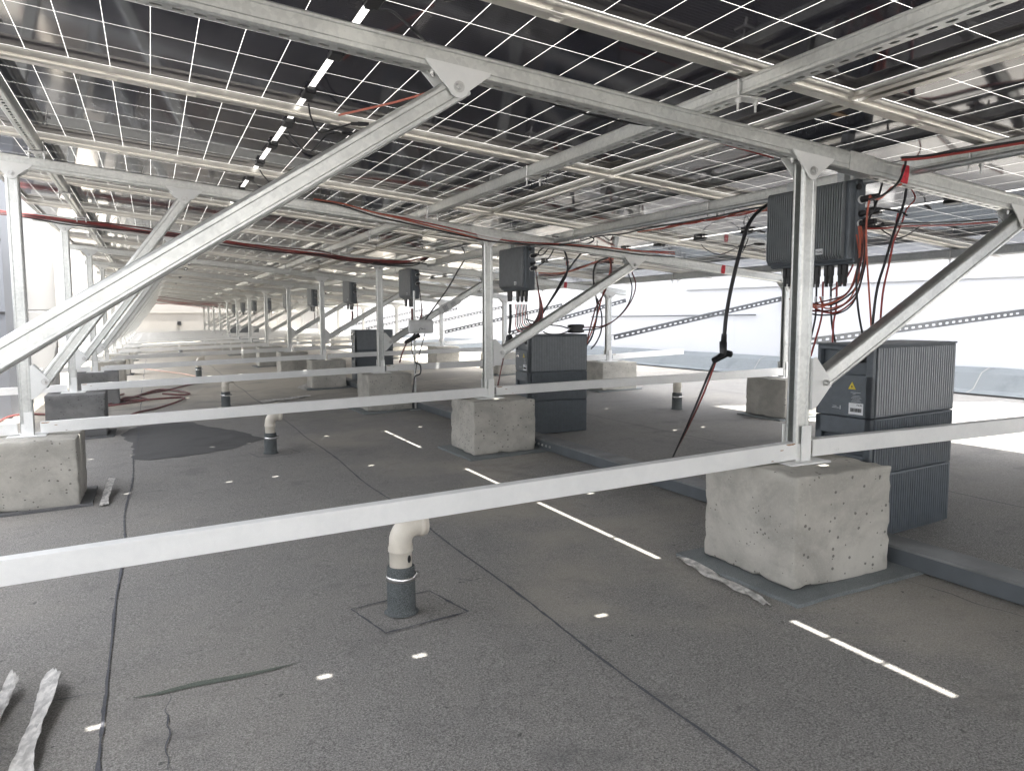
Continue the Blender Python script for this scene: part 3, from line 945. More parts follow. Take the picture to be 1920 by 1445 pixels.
for (u, v), s_, rz, lab in (((753, 1148), 1.0, .12, 'nearest cream elbow vent pipe in front of the first tie bar'), ((508, 850), .95, .15, 'cream elbow vent pipe beside the damp patch'),
                            ((424, 762), 1.05, .2, 'stained white vent pipe behind the second tie bar'), ((373, 707), 1.1, .3, 'vent pipe with dark sleeve beside the red hoses'), ((339, 668), 1.1, .2, 'small far vent pipe before the end wall'),
                            ((1269, 768), 1.0, .1, 'short vent pipe with white cap right of the middle posts'), ((905, 690), .9, .1, 'vent pipe near the blocks of the right post line')):
    p = onfloor(u, v); p.z = floorz(p.x, p.y) + .004
    r_ = vent(p, s_, rz, lab)
    k = .23
    P = [(p.x + .02 + (a * .115 - b * .02), p.y + (b * .10 + a * .012)) for a, b in ((-1, -1), (1, -1), (1, 1), (-1, 1))]
    for i in range(4):
        a, b = Vector(P[i]), Vector(P[(i + 1) % 4]); m = MB(); n = 12
        d = (b - a).normalized(); q = Vector((-d.y, d.x)); L = []; R_ = []
        for j in range(n + 1):
            t = a.lerp(b, j / n) + q * .003 * noise.noise(Vector((a.x * 7 + j * .7, a.y, 0))); ww = .0015 + .006 * abs(noise.noise(Vector((j * .9, a.x * 9, 3))))
            L.append((*(t - q * ww), floorz(*t) + .0030)); R_.append((*(t + q * ww), floorz(*t) + .0030))
        m.add(L + R_, [(j, n + 1 + j, n + 2 + j, j + 1) for j in range(n)])
        tag(m.build('felt_seam', SEAMB), kind='structure')
# a dark hole melted in the nearest pipe
m = MB(); m.lathe([(.0, 0), (.0075, .0), (.0065, .0015), (0, .0015)], (0, 0, 0), 14)
o = m.build('burn_hole', BLACKP, [x for x in col.objects if x.name == 'vent_pipe'][0]); o.location = (.012, -.0275, .148); o.rotation_euler = (PI / 2, 0, .4); o.scale = (.8, 1.4, 1)

# ================================================================== CABLE DUCT ON THE FLOOR
def duct(y0, y1, x=1.99, lab='', holes=None):
    r = empty('cable_duct', (x, y0, 0)); tag(r, lab, 'cable duct', 'grey cable ducts laid end to end')
    L = y1 - y0
    z0, z1 = floorz(x, y0), floorz(x, y1)
    N = Vector((0, L, z1 - z0)).normalized()
    R = Matrix((X_, N, X_.cross(N))).transposed()
    m = MB(); m.bevbox((0, L / 2, (z0 + z1) / 2 + .032), (.098, L, .05), .002, R); m.build('trough', DUCT, r)
    m = MB(); m.bevbox((0, L / 2, (z0 + z1) / 2 + .0585), (.104, L - .004, .009), .002, R); m.build('lid', DUCTTOP, r)
    if holes:
        for i in range(6):
            m = MB(); m.bolt((-.0495, L - .06 - i * .045, z1 + .034), (-1, 0, 0), .005, .008)
            m.build('bolt', BOLT, r)
duct(-1.2, 2.05, 2.0, 'grey cable duct beside the nearest concrete block')
duct(2.06, 4.0, 2.0, 'grey cable duct between the first two concrete blocks', True)
duct(4.01, 8.4, 2.0, 'grey cable duct running on behind the second block')
duct(8.41, 20, 2.0, 'grey cable duct in the far distance of the middle line')

# ================================================================== INVERTERS
def text_mesh(txt, size, depth=.0004):
    cu = bpy.data.curves.new('lettering', 'FONT'); cu.body = txt; cu.size = size; cu.extrude = depth; cu.align_x = 'CENTER'; cu.align_y = 'CENTER'
    o = bpy.data.objects.new('tmp', cu); col.objects.link(o)
    dg = bpy.context.evaluated_depsgraph_get()
    me = bpy.data.meshes.new_from_object(o.evaluated_get(dg))
    bpy.data.objects.remove(o); bpy.data.curves.remove(cu)
    return me
def letter(txt, size, loc, rot, mat, parent, name='lettering', sx=1):
    me = text_mesh(txt, size); me.materials.clear(); me.materials.append(mat)
    o = bpy.data.objects.new(name, me); col.objects.link(o); o.parent = parent; o.location = loc; o.rotation_euler = rot; o.scale = (sx, 1, 1)
    return o
ROTMX = (PI / 2, 0, -PI / 2)      # text read on a face looking towards -X
def inverter_proto():
    """origin at the lower near corner of the finned face; fins face -X, near side faces -Y"""
    r = empty('inverter')
    W, H, D = .385, .272, .062
    m = MB(); m.bevbox((.045, W / 2, H / 2), (.045, W, H), .010)
    m.bevbox((.018, W / 2, H / 2), (.03, W - .012, H - .02), .008)
    m.build('body', ANTH, r)
    m = MB(); n = 34
    for i in range(n):
        y = .028 + (W - .05) * i / (n - 1)
        m.prism([(0.012, .012), (-.006, .02), (-.012, .030), (-.012, H - .018), (-.006, H - .008), (.012, H - .006)], (0, y, 0), X_, Z_, Y_, .0042)
    m.build('heat_sink', ANTHR, r)
    m = MB(); m.bevbox((-.0135, .115, .045), (.003, .030, .019), .001); lb = m.build('label_plate', LABELW, r)
    letter('TSUN', .011, (-.0153, .115, .043), ROTMX, PRINTB, lb)
    # connector rows below
    for y in (.042, .062, .100, .120, .158, .178, .27, .29, .31):
        m = MB()
        L = .062 if y < .2 else .045
        m.bevbox((.03, y, -.018), (.015, .015, .036), .003); m.bevbox((.03, y, -.045), (.013, .012, L * .55), .003)
        m.tube([(.03, y, -.05), (.03, y, -.050 - L * .35)], .0058, 8)
        m.build('connector', BLACKP, r)
    # side glands
    for z, L, rr in ((.205, .062, .011), (.160, .04, .009), (.128, .056, .011)):
        m = MB(); m.tube([(.042, .002, z), (.042, -.004, z)], rr * 1.25, 16, 0); g_ = m.build('gland', WHITEP if z != .16 else BLACKP, r)
        m = MB(); m.tube([(.042, -.004, z), (.044, -L * .6, z + .002), (.046, -L, z + .004)], [rr, rr, rr * .8], 14); m.build('plug', BLACKP, r)
    m = MB(); m.tube([(.03, .002, .245), (.03, -.003, .245)], .010, 14); m.build('vent_cap', BLACKP, r)
    for y in (.08, W - .08):
        m = MB(); m.bevbox((.05, y, H + .012), (.03, .03, .04), .002); m.build('hanger', GALVD, r)
    return r
ip = inverter_proto()
invs = []
def prep(k): return YK(k)
inv_spec = [(2.06, 1.845, .636, 0), (2.07, 4.27, .612, 0), (2.07, 6.52, .595, 0), (2.07, 8.80, .575, 0), (2.07, 11.10, .555, 0), (2.07, 13.4, .535, 0), (2.07, 15.7, .515, 0), (2.07, 18.0, .495, 0), (2.07, 20.3, .475, 0), (2.07, 22.6, .455, 0)]
for k, (x, y, z, rz) in enumerate(inv_spec):
    r = ip if k == 0 else copy_tree(ip)
    r.location = (x, y, z); r.rotation_euler = (0, 0, rz)
    tag(r, 'dark grey finned inverter hanging from the purlin by the middle post of the %s frame' % ORD[k], 'inverter', 'inverters hanging from the purlin')
    invs.append(r)

# ================================================================== BATTERY STACKS
def battery_proto():
    """origin at the near left floor corner; fins face -Y, label face looks towards -X"""
    r = empty('battery_stack')
    W, D, H = .49, .20, .612
    mods = [(.0, .205), (.207, .385), (.387, .612)]
    for i, (a, b) in enumerate(mods):
        h = b - a
        m = MB()
        if i == 2:
            # top module with a recess in the label face
            m.bevbox((W / 2 + .012, D / 2, a + h / 2), (W - .024, D, h), .004)
            m.bevbox((.010, D / 2, a + .0675), (.02, D, .135), .004)
            m.bevbox((.010, .012, a + h / 2), (.02, .024, h), .004)
            m.bevbox((.010, D - .006, a + h / 2), (.02, .012, h), .004)
            m.bevbox((.010, D / 2, b - .007), (.02, D, .014), .003)
        elif i == 1:
            m.bevbox((W / 2 + .012, D / 2, a + h / 2), (W - .024, D, h), .004)
            m.bevbox((.010, D / 2, b - .028), (.02, D, .056), .004)
            m.bevbox((.010, D / 2, a + .03), (.02, D, .06), .004)
            m.bevbox((.010, .012, a + h / 2), (.02, .024, h), .004); m.bevbox((.010, D - .012, a + h / 2), (.02, .024, h), .004)
        else: m.bevbox((W / 2, D / 2, a + h / 2), (W, D, h), .005)
        mod = m.build('module', ANTH, r)
        m = MB(); n = 34
        for j in range(n):
            x = .030 + (W - .045) * j / (n - 1)
            m.prism([(.001, a + .004), (-.0024, a + .006), (-.0024, b - .007), (.001, b - .004)], (x, 0, 0), Y_, Z_, X_, .0088 if j % 7 else .0106)
        m.build('fins', ANTHR if i == 2 else ANTH, mod)
    m = MB(); m.bevbox((W / 2, D / 2, H + .003), (W + .004, D + .006, .006), .002); m.build('lid', ANTH, r)
    # label face things
    def face(name, mat, y, z, wy, hz, th=.0012):
        q = MB(); q.box((-.0006, y, z), (th, wy, hz)); return q.build(name, mat, r)
    for y in (.145, .165):
        q = MB(); q.tube([(0, y, .482), (-.004, y, .482)], .0072, 18); q.tube([(-.004, y, .482), (-.005, y, .482)], .0050, 18); q.build('button', CHROME, r)
    letter('POWER', .0085, (-.0006, .165, .499), ROTMX, PRINTW, r)
    letter('SET', .0085, (-.0006, .144, .499), ROTMX, PRINTW, r)
    q = MB(); q.prism([(-.013, -.010), (.013, -.010), (0, .014)], (-.0006, .068, .486), Y_, Z_, X_, .0014); tri = q.build('warning_sign', YELLOW, r)
    q = MB(); q.prism([(-.0016, -.001), (.0016, -.001), (.0016, .0055), (-.0016, .0055)], (-.0015, .068, .482), Y_, Z_, X_, .0008); q.build('mark', PRINTB, tri)
    st = face('sticker', LABELW, .052, .418 - .003, .050, .036)
    q = MB(); random.seed(5); y = .033
    while y < .072:
        ww = random.choice((.0006, .001, .0016)); q.box((-.0014, y, .411), (.0006, ww, .012)); y += ww + random.choice((.0006, .001))
    q.build('barcode', PRINTB, st)
    letter('TSUN', .008, (-.0014, .040, .4265), ROTMX, PRINTB, st)
    q = MB()
    for i in range(6): q.box((-.0006, .052, .437 + .0038 * i), (.001, .036 - (i % 3) * .006, .0007))
    q.box((-.0006, .055, .466), (.001, .034, .0012)); q.box((-.0006, .060, .462), (.001, .010, .001))
    q.box((-.0006, .125, .413), (.001, .026, .0012)); q.box((-.0006, .128, .418), (.001, .014, .0012)); q.box((-.0006, .108, .415), (.001, .002, .012))
    q.build('printed_text', PRINTW, r)
    q = MB(); q.tube([(.02, .040, .575), (.006, .040, .575)], .015, 16); q.tube([(.006, .040, .575), (-.004, .046, .566)], .010, 12); q.build('side_socket', BLACKP, r)
    q = MB(); q.bevbox((W + .006, D * .5, .50), (.012, .05, .04), .003); q.build('handle', GALVD, r)
    return r
bp = battery_proto()
bats = []
for k, (x, y, rz, sx, sz, lab) in enumerate([(2.047, 1.727, math.radians(8), 1.0, 1.02, 'large dark grey ribbed battery stack behind the nearest concrete block'),
        (2.10, 4.29, math.radians(-1.5), .84, 1.0, 'dark grey ribbed battery stack behind the second concrete block'),
        (2.08, 8.7, math.radians(-1), .9, .98, 'plain dark battery stack seen past the third middle post'),
        (2.1, 24.0, 0, 1.6, .9, 'small far dark battery cabinet among the distant posts')]):
    r = bp if k == 0 else copy_tree(bp)
    r.location = (x, y, floorz(x + .2, y) + .004); r.rotation_euler = (0, 0, rz); r.scale = (sx, 1, sz)
    tag(r, lab, 'battery', 'battery stacks on the roof')
    bats.append(r)

# ================================================================== SLOTTED BRACES TO THE PARAPET
for k in range(1, 8):
    y = frames[k].location.y if k < NF else YK(k)
    s_ = {1: (3.93, .262), 2: (3.93, .236), 3: (3.93, .214)}.get(k, (3.93, .20 - .02 * (k - 3)))
    e_ = {1: (6.0, .468), 2: (6.0, .610), 3: (5.6, .62)}.get(k, (5.9, .60 - .02 * (k - 3)))
    m = MB()
    p0 = Vector((s_[0], y - .035, s_[1])); p1 = Vector((e_[0], y - (.28 if k == 1 else .04), e_[1])); N = (p1 - p0); L = N.length; N.normalize()
    A = Vector((-N.z, 0, N.x)).normalized(); Yn = N.cross(A) * -1
    m.slotted(p0, A, .046, N, L, Yn, .003, .062, .034, .016)
    m.box(p0 + N * (L / 2) + A * .0235 + Y_ * .017, (L, .036, .003), Matrix((N, Y_, A)).transposed())
    r = empty('slotted_brace', (0, 0, 0)); m.build('angle_bar', DARKST, r)
    q = MB()
    for dz in (.012, -.012): q.tube([p0 + Vector((.0, -.0, dz)), p0 + Vector((-.075, -.0, dz))], .004, 8)
    q.build('bolt', BOLT, r)
    tag(r, 'dark slotted angle brace from the right post of the %s frame to the parapet' % ORD[k], 'brace', 'slotted braces to the parapet wall')

# ================================================================== CABLES
def cable(name, pts, r, mat, lab=None, cat='cable', group=None, parent=None, n=8):
    m = MB(); m.tube(spline(pts, 7), r, n)
    o = m.build(name, mat, parent)
    if parent is None: tag(o, lab, cat, group)
    return o
def uv(L, Y=None): return [at(p[0], p[1], p[2] if len(p) > 2 else Y) for p in L]
# 1 heavy black lead with plug left of the nearest inverter
r = empty('power_lead', (0, 0, 0)); tag(r, 'thick black lead with elbow plug hanging left of the nearest inverter', 'cable')
cable('lead', uv([(1470, 395), (1450, 382), (1428, 392), (1405, 418), (1388, 470), (1372, 535), (1362, 590), (1358, 630)], 2.25), .0072, BLACKC, parent=r)
m = MB(); m.tube(uv([(1358, 626), (1357, 640), (1356, 641), (1356, 668)], 2.25), [.010, .011, .014, .013], 14)
m.tube(uv([(1370, 664), (1362, 662), (1338, 676)], 2.25), [.012, .014, .011], 14); m.build('plug', BLACKP, r)
p_end = onfloor(1262, 856)
cable('lead', uv([(1340, 676), (1326, 708), (1308, 752)], 2.25) + [at(1285, 805, 2.7), p_end], .0042, BLACKC, parent=r)
cable('lead', uv([(1342, 678), (1330, 710), (1313, 752)], 2.26) + [at(1288, 805, 2.7), p_end + Vector((.01, .01, .004))], .0036, REDC, parent=r)
# 2 short tails under the nearest inverter
for i, (pl_, mat, lab) in enumerate([
    ([(1531, 528), (1530, 575), (1527, 605), (1512, 665)], BLACKC, 'black tail cable dropping left of the pair under the nearest inverter'),
    ([(1543, 528), (1542, 575), (1538, 605), (1520, 668)], REDC, 'red tail cable dropping beside the black tail under the nearest inverter'),
    ([(1558, 528), (1558, 575), (1560, 610), (1567, 645)], BLACKC, 'black tail cable ending behind the battery under the nearest inverter'),
    ([(1569, 528), (1568, 575), (1563, 605), (1561, 645)], REDC, 'red tail cable ending behind the battery under the nearest inverter')]):
    Yc = (2.0, 1.99, 1.955, 1.94)[i]
    o = cable('tail_cable', uv(pl_, Yc), .0033, mat, lab, 'cable', 'tail cables under the nearest inverter')
    m = MB(); m.tube([at(pl_[1][0], 556, Yc), at(pl_[1][0] - 1, 566, Yc)], .0042, 8); m.build('tag_sleeve', LABELW, o)
# 3 loops from the inverter underside to its side plugs
loopsets = [([(1512, 545), (1514, 560), (1524, 575), (1550, 572), (1590, 548), (1608, 500), (1613, 460), (1610, 424)], ORANC),
            ([(1512, 552), (1508, 562), (1520, 572), (1560, 567), (1592, 545), (1610, 505), (1618, 465), (1614, 424)], ORANC),
            ([(1500, 556), (1516, 567), (1560, 571), (1600, 545), (1615, 510), (1621, 460), (1618, 425)], BLACKC),
            ([(1500, 576), (1530, 583), (1570, 578), (1608, 545), (1622, 480), (1624, 430), (1617, 416)], DREDC),
            ([(1518, 548), (1520, 570), (1545, 585), (1575, 583), (1605, 556), (1618, 510), (1622, 470), (1616, 424)], REDC),
            ([(1558, 545), (1580, 530), (1598, 500), (1608, 470), (1612, 440), (1608, 420)], REDC)]
for i, (pl_, mat) in enumerate(loopsets):
    n = len(pl_); pts = [at(u, v, 1.93 - .13 * j / (n - 1) + .012 * i) for j, (u, v) in enumerate(pl_)]
    cable('loop_cable', pts, .0031, mat, ['outermost bright orange', 'inner bright orange', 'black', 'dull dusty red', 'lowest hanging red', 'short straight red'][i] + ' loop of the cables curling under the nearest inverter', 'cable', 'loop cables at the nearest inverter')
# 4 vertical cables right of the inverter
for pl_, mat, Yc, lab, rr in [
    ([(1630, 374), (1655, 366), (1682, 345), (1694, 320), (1698, 300), (1690, 296)], BLACKC, 1.64, 'black lead rising from the upper side plug over the beam by the red mark', .0036),
    ([(1630, 370), (1650, 372), (1672, 352), (1690, 346)], ORANC, 1.68, 'short orange lead rising from the upper side plug to the beam', .0033),
    ([(1700, 350), (1695, 380), (1678, 430), (1660, 490), (1645, 540), (1637, 600), (1634, 655)], BLACKC, 1.75, 'long black cable falling from the beam to the nearest battery', .0042),
    ([(1684, 400), (1677, 440), (1668, 490), (1656, 545), (1651, 600), (1649, 655)], REDC, 1.78, 'long red cable falling beside the black one to the nearest battery', .0033),
    ([(1655, 342), (1645, 375), (1632, 405), (1622, 430), (1612, 480), (1606, 520), (1608, 570), (1615, 615), (1625, 655)], BLACKC, 1.83, 'black cable bending behind the side plugs down to the nearest battery', .0034),
    ([(1632, 366), (1626, 400), (1624, 450), (1627, 510), (1631, 570), (1634, 620)], ORANC, 1.80, 'straight orange cable falling right of the side plugs', .003)]:
    cable('cable', uv(pl_, Yc), rr, mat, lab, 'cable', 'cables right of the nearest inverter')
more = [([(1480, 560), (1500, 572), (1540, 566), (1585, 552), (1606, 520), (1616, 480), (1620, 430)], DREDC, .0026),
        ([(1516, 556), (1513, 580), (1530, 590), (1570, 588), (1598, 570), (1614, 530), (1626, 480)], BLACKC, .0026),
        ([(1537, 556), (1548, 578), (1585, 568), (1606, 535), (1612, 490), (1606, 440)], ORANC, .0026),
        ([(1600, 372), (1612, 384), (1618, 396), (1630, 400)], BLACKC, .0022),
        ([(1628, 372), (1640, 378), (1636, 395), (1622, 410), (1616, 418)], BLACKC, .0028),
        ([(1706, 350), (1716, 372), (1700, 392), (1690, 420), (1676, 452)], REDC, .0026),
        ([(1630, 396), (1660, 392), (1690, 398), (1700, 404)], BLACKC, .0035),
        ([(1618, 420), (1624, 426), (1650, 424), (1655, 420)], BLACKC, .006)]
for i, (pl_, mat, rr) in enumerate(more):
    n = len(pl_); pts = [at(u, v, 1.90 - .09 * j / (n - 1) + .01 * (i % 3)) for j, (u, v) in enumerate(pl_)]
    cable('thin_lead', pts, rr, mat, ['long dull red thin lead swinging under the nearest inverter', 'lowest black thin lead under the nearest inverter', 'short orange thin lead under the nearest inverter', 'tiny black cap strap beside the upper plug', 'black thin lead joining the upper and lower plugs', 'red thin lead dropping from the beam by the red mark', 'black plug tail pointing right of the nearest inverter', 'stubby black plug tail low at the side of the nearest inverter'][i], 'cable', 'thin leads at the nearest inverter')
# 5 pairs tied along under the panels on the right
for dv, mat, lab in ((0, BLACKC, 'black cable running level from the nearest inverter to the last strut'), (5, REDC, 'red cable running level from the nearest inverter to the last strut')):
    cable('cable', [at(1612, 424 + dv, 1.85), atp(1660, 423 + dv, .2), atp(1700, 419 + dv, .16), atp(1780, 417 + dv, .10), atp(1870, 411 + dv, .06)], .0034, mat, lab, 'cable', 'level cables under the right panels')
for dv, mat, lab in ((0, BLACKC, 'black cable tied along the purlin at the upper right corner'), (4, REDC, 'red cable tied along the purlin at the upper right corner')):
    cable('cable', [at(1690, 296 + dv, 1.6), at(1740, 292 + dv, 1.55), at(1830, 278 + dv, 1.42), at(1930, 262 + dv, 1.3)], .0038, mat, lab, 'cable', 'cables along the inverter purlin')
# left of inverter along purlin
pur = lambda y, dx=0, dz=0: Vector((2.155 + dx, y, zt(2.17, y) + .066 + dz))
for i, (mat, dx, dz, y0, y1, lab) in enumerate([(BLACKC, -.02, -.004, 1.9, 4.0, 'black'), (ORANC, .0, -.010, 1.9, 3.2, 'orange'), (REDC, -.01, -.012, 2.0, 3.0, 'red')]):
    pts = [pur(y0 + (y1 - y0) * j / 9, dx, dz - .012 * abs(math.sin(j * 1.35 + i))) for j in range(10)]
    cable('cable', pts, .0034, mat, lab + ' cable tied along the inverter purlin between the first two inverters', 'cable', 'cables along the inverter purlin')
# 6 long bundle along the third beam
yb = frames[2].location.y - .03
base = [(-20, 392), (60, 402), (125, 411), (200, 420), (260, 428), (330, 437), (430, 452), (540, 467), (600, 472), (640, 480), (700, 487), (755, 489), (785, 485), (815, 484)]
for i in range(6):
    pts = [at(u, v + [0, 3, 6, 2, 5, 8][i] * (1 if 1 else 0) + 2 * math.sin(u * .02 + i), yb - .012 * (i % 3)) for u, v in base[:-1]] + [at(812, 478, yb + .10), at(822, 474, yb + .25)]
    cable('bundle_cable', pts, .0043, [DREDC, REDC, DREDC, REDC, BLACKC, BLACKC][i], ['topmost dark red', 'upper bright red', 'middle dark red', 'second bright red', 'upper black', 'lowest black'][i] + ' cable of the long bundle slung along the third beam', 'cable', 'bundle slung along the third beam')
base = [(588, 371), (640, 380), (700, 397), (750, 408), (850, 431), (920, 447), (985, 454), (1060, 456), (1130, 462), (1200, 470), (1265, 474)]
yb = frames[1].location.y - .026
for i in range(3):
    pts = [at(u, v + 3 * i + 2 * math.sin(u * .013 + 2 * i), yb - .006 * i) for u, v in base]
    cable('bundle_cable', pts, .0036, [REDC, ORANC, BLACKC][i], ['red', 'orange', 'black'][i] + ' cable lying along the second beam', 'cable', 'cables along the second beam')
# far red bundles near the end wall
for j, k in enumerate((9, 10, 11, 12)):
    y = YK(k) - .05
    for i in range(1 + j % 2):
        pts = [Vector((x, y, zt(x, y) + .02 + .02 * math.sin(x * 4 + i + j) - .02 * i)) for x in (-.3, .2, .7, 1.2, 1.7, 2.0)]
        cable('bundle_cable', pts, .008, REDC if i else DREDC, '%s red cable slung under the beam of the %s frame' % (['upper', 'lower'][i], ORD[k]), 'cable', 'red cables far down the row')
# 7 second inverter: its cables
def inv_cables(inv, k, n, Yc, scale=1.0):
    x, y, z = inv.location
    for i in range(n):
        yy = y + .05 + .022 * i
        mat = [BLACKC, DREDC, BLACKC, REDC][i % 4]
        p = [Vector((x + .03, yy, z - .085)), Vector((x + .03, yy - .01, z - .13)), Vector((x + .02, yy - .05, z - .19 - .008 * i)), Vector((x + .04, y - .03 - .01 * i, z - .20 - .004 * i)), Vector((x + .05, y - .09 - .006 * i, z - .12)), Vector((x + .05, y - .075, z + .0)), Vector((x + .045, y - .05, z + .12))]
        cable('loop_cable', p, .0036, mat, '%s cable counted from the near side, looping under the inverter of the %s frame' % (ORD[i] if i else 'first', ORD[k]), 'cable', 'loop cables under the %s inverter' % ORD[k])
inv_cables(invs[1], 1, 8, 0)
inv_cables(invs[2], 2, 5, 0)
inv_cables(invs[3], 3, 4, 0)
for k in (4, 5, 6, 7): inv_cables(invs[k], k, 2, 0)
for pl_, mat, rr, Yc, lab in [
    ([(1058, 468), (1064, 490), (1062, 515), (1045, 545), (1020, 582)], BLACKC, .006, 4.2, 'thick black lead ending in the air right of the second inverter'),
    ([(1090, 474), (1075, 493), (1060, 515), (1040, 550), (1016, 590)], BLACKC, .006, 4.25, 'second thick black lead crossing behind the first, right of the second inverter'),
    ([(957, 570), (957, 600), (955, 625)], BLACKC, .009, 4.2, 'heavy black lead hanging below the second inverter'),
    ([(944, 672), (938, 700), (933, 725)], DREDC, .004, 4.1, 'dusty red cable falling behind the second middle post'),
    ([(1010, 512), (1050, 512), (1090, 502), (1120, 490), (1150, 485)], ORANC, .005, 4.6, 'orange cable stretched from the second inverter to the strut head'),
    ([(1010, 516), (1050, 515), (1090, 500), (1120, 493), (1150, 488)], DREDC, .005, 4.62, 'dark red cable stretched from the second inverter to the strut head'),
    ([(1140, 483), (1120, 492), (1113, 510), (1114, 540), (1118, 560), (1120, 580), (1116, 610), (1108, 635), (1096, 652)], BLACKC, .006, 4.5, 'black cable hanging in the bunch right of the second battery'),
    ([(1142, 483), (1145, 500), (1138, 530), (1128, 560), (1120, 590), (1110, 620), (1098, 648)], ORANC, .005, 4.5, 'orange cable hanging in the bunch right of the second battery'),
    ([(1145, 483), (1146, 510), (1135, 545), (1118, 575), (1108, 610), (1100, 640), (1095, 650)], DREDC, .005, 4.45, 'dark red cable hanging in the bunch right of the second battery'),
    ([(1120, 560), (1128, 590), (1127, 620), (1118, 642), (1108, 654)], BLACKC, .005, 4.5, 'lower black loop right of the second battery'),
    ([(1178, 512), (1185, 540), (1178, 570), (1155, 598), (1125, 615), (1093, 619)], BLACKC, .004, 4.3, 'outer black loop from the strut head to the junction plug'),
    ([(1185, 510), (1192, 535), (1183, 565), (1160, 594), (1130, 611), (1093, 614)], DREDC, .004, 4.3, 'outer dark red loop from the strut head to the junction plug'),
    ([(1067, 616), (1050, 611), (1030, 609), (1010, 605), (985, 598)], BLACKC, .004, 4.3, 'black tail on the near side of the junction plug'),
    ([(1068, 620), (1050, 626), (1030, 626), (1018, 622)], BLACKC, .004, 4.3, 'lower black tail on the near side of the junction plug'),
    ([(1035, 443), (1060, 445), (1085, 440), (1110, 445), (1112, 452), (1095, 458), (1065, 455), (1050, 447)], BLACKC, .004, 4.0, 'small black cable loop on the second beam'),
    ([(1040, 445), (1028, 458), (1012, 470), (1010, 478), (1020, 476), (1035, 455), (1040, 445)], BLACKC, .004, 4.1, 'black cable loop above the second inverter'),
    ([(1043, 445), (1037, 470), (1025, 488), (1010, 498)], BLACKC, .004, 4.1, 'black cable from the second beam to the second inverter'),
    ([(877, 478), (860, 505), (840, 540), (815, 575), (790, 610), (772, 633)], BLACKC, .006, 6.0, 'long black cable slanting down to the white control box'),
    ([(700, 493), (740, 496), (780, 493), (800, 495)], BLACKC, .005, 6.1, 'black cable sagging under the third beam'),
    ([(763, 642), (755, 660), (749, 680)], DREDC, .006, 6.0, 'dull red cable below the black plug of the white box'),
    ([(771, 640), (772, 655), (776, 670), (780, 682)], BLACKC, .004, 6.0, 'black cable below the black plug of the white box'),
    ([(797, 625), (790, 650), (782, 680), (779, 700)], BLACKC, .004, 6.0, 'black cable from the white box down the thin stand'),
    ([(780, 680), (788, 685), (788, 700), (778, 706), (776, 720), (774, 735)], BLACKC, .006, 6.0, 'coiled black cable at the foot of the thin stand')]:
    cable('cable', uv(pl_, Yc), rr, mat, lab, 'cable', 'loose cables around the middle posts')
# junction plug
r = empty('junction_plug', at(1080, 616, 4.3)); tag(r, 'black square cable junction hanging over the second battery', 'connector')
m = MB(); m.bevbox((0, 0, 0), (.082, .045, .055), .008); m.build('casing', BLACKP, r)
m = MB()
for z in (-.016, .016):
    m.tube([(-.041, 0, z), (-.058, 0, z)], .009, 10); m.tube([(.041, 0, z), (.055, 0, z)], .009, 10)
m.build('gland', BLACKP, r)
# heavy plug over second battery
r = empty('cable_plug', at(955, 640, 4.2)); tag(r, 'black barrel plug below the second inverter', 'connector')
m = MB(); m.tube([(0, 0, .04), (0, 0, .028), (0, 0, .0), (0, 0, -.045)], [.012, .02, .022, .018], 14); m.build('barrel', BLACKP, r)
m = MB(); m.lathe([(.023, -.008), (.024, -.006), (.024, .006), (.023, .008)], (0, 0, 0), 18); m.build('lock_ring', BLACKP, r)
# 8 thin stand with white box
p = at(779, 745, 6.05); zf = floorz(p.x, p.y)
r = empty('stand_pole', (p.x, p.y, zf)); tag(r, 'thin steel pole standing behind the third middle post', 'pole')
m = MB(); m.tube([(0, 0, 0), (0, 0, at(779, 545, 6.05).z - zf)], .009, 10); m.build('tube', GALV, r)
m = MB(); m.bevbox((0, 0, .004), (.12, .12, .008), .002); m.build('base_plate', GALVD, r)
c = at(787, 612, 6.0)
r = empty('control_box', c); tag(r, 'white plastic control box fixed to the thin pole', 'control box')
m = MB(); m.bevbox((0, -.03, 0), (.205, .05, .108), .016); m.build('casing', WHITEP, r)
m = MB(); m.tube([(-.01 + .012 * math.cos(a), -.0565, -.022 + .01 * math.sin(a)) for a in [i * .5 for i in range(9)]], .0014, 6); m.build('emblem', PRINTB, r)
letter('TSUN', .014, (.012, -.0556, -.02), (PI / 2, 0, 0), PRINTB, r)
r = empty('cable_plug', at(771, 636, 6.0)); tag(r, 'black cable plug hanging under the white control box', 'connector')
R = Matrix.Rotation(-.45, 3, 'Y')
m = MB(); m.tube([R @ Vector((-.06, 0, 0)), R @ Vector((-.03, 0, 0)), R @ Vector((.05, 0, 0))], [.012, .018, .016], 12); m.build('barrel', BLACKP, r)
m = MB(); m.tube([R @ Vector((.05, 0, 0)), R @ Vector((.075, 0, 0))], .020, 12); m.build('lock_ring', BLACKP, r)
# notice plate on the strut of third frame
k = frames[2]; zz = lambda x: .874 - SL * (x - XM)
d = (Vector((2.655, 0, zz(2.655))) - Vector((XM + .0765, 0, .275))).normalized()
c = k.location + Vector((XM + .0765, 0, .275)) + d * .60 + Vector((0, -.034, 0))
r = empty('notice_plate', c); tag(r, 'white notice plate strapped to the strut behind the control box', 'notice')
Rn = Matrix((d, Y_, d.cross(Y_))).transposed()
m = MB(); m.bevbox((0, 0, 0), (.20, .004, .062), .001, Rn); m.build('plate', WHITEP, r)
m = MB()
for i in range(5): m.box(Rn @ Vector((-.045, -.003, -.018 + .009 * i)), (.05 - .006 * (i % 2), .001, .003), Rn)
for i in range(4): m.box(Rn @ Vector((.035, -.003, -.012 + .008 * i)), (.05 - .01 * (i % 2), .001, .0025), Rn)
m.build('printed_text', DUCT, r)

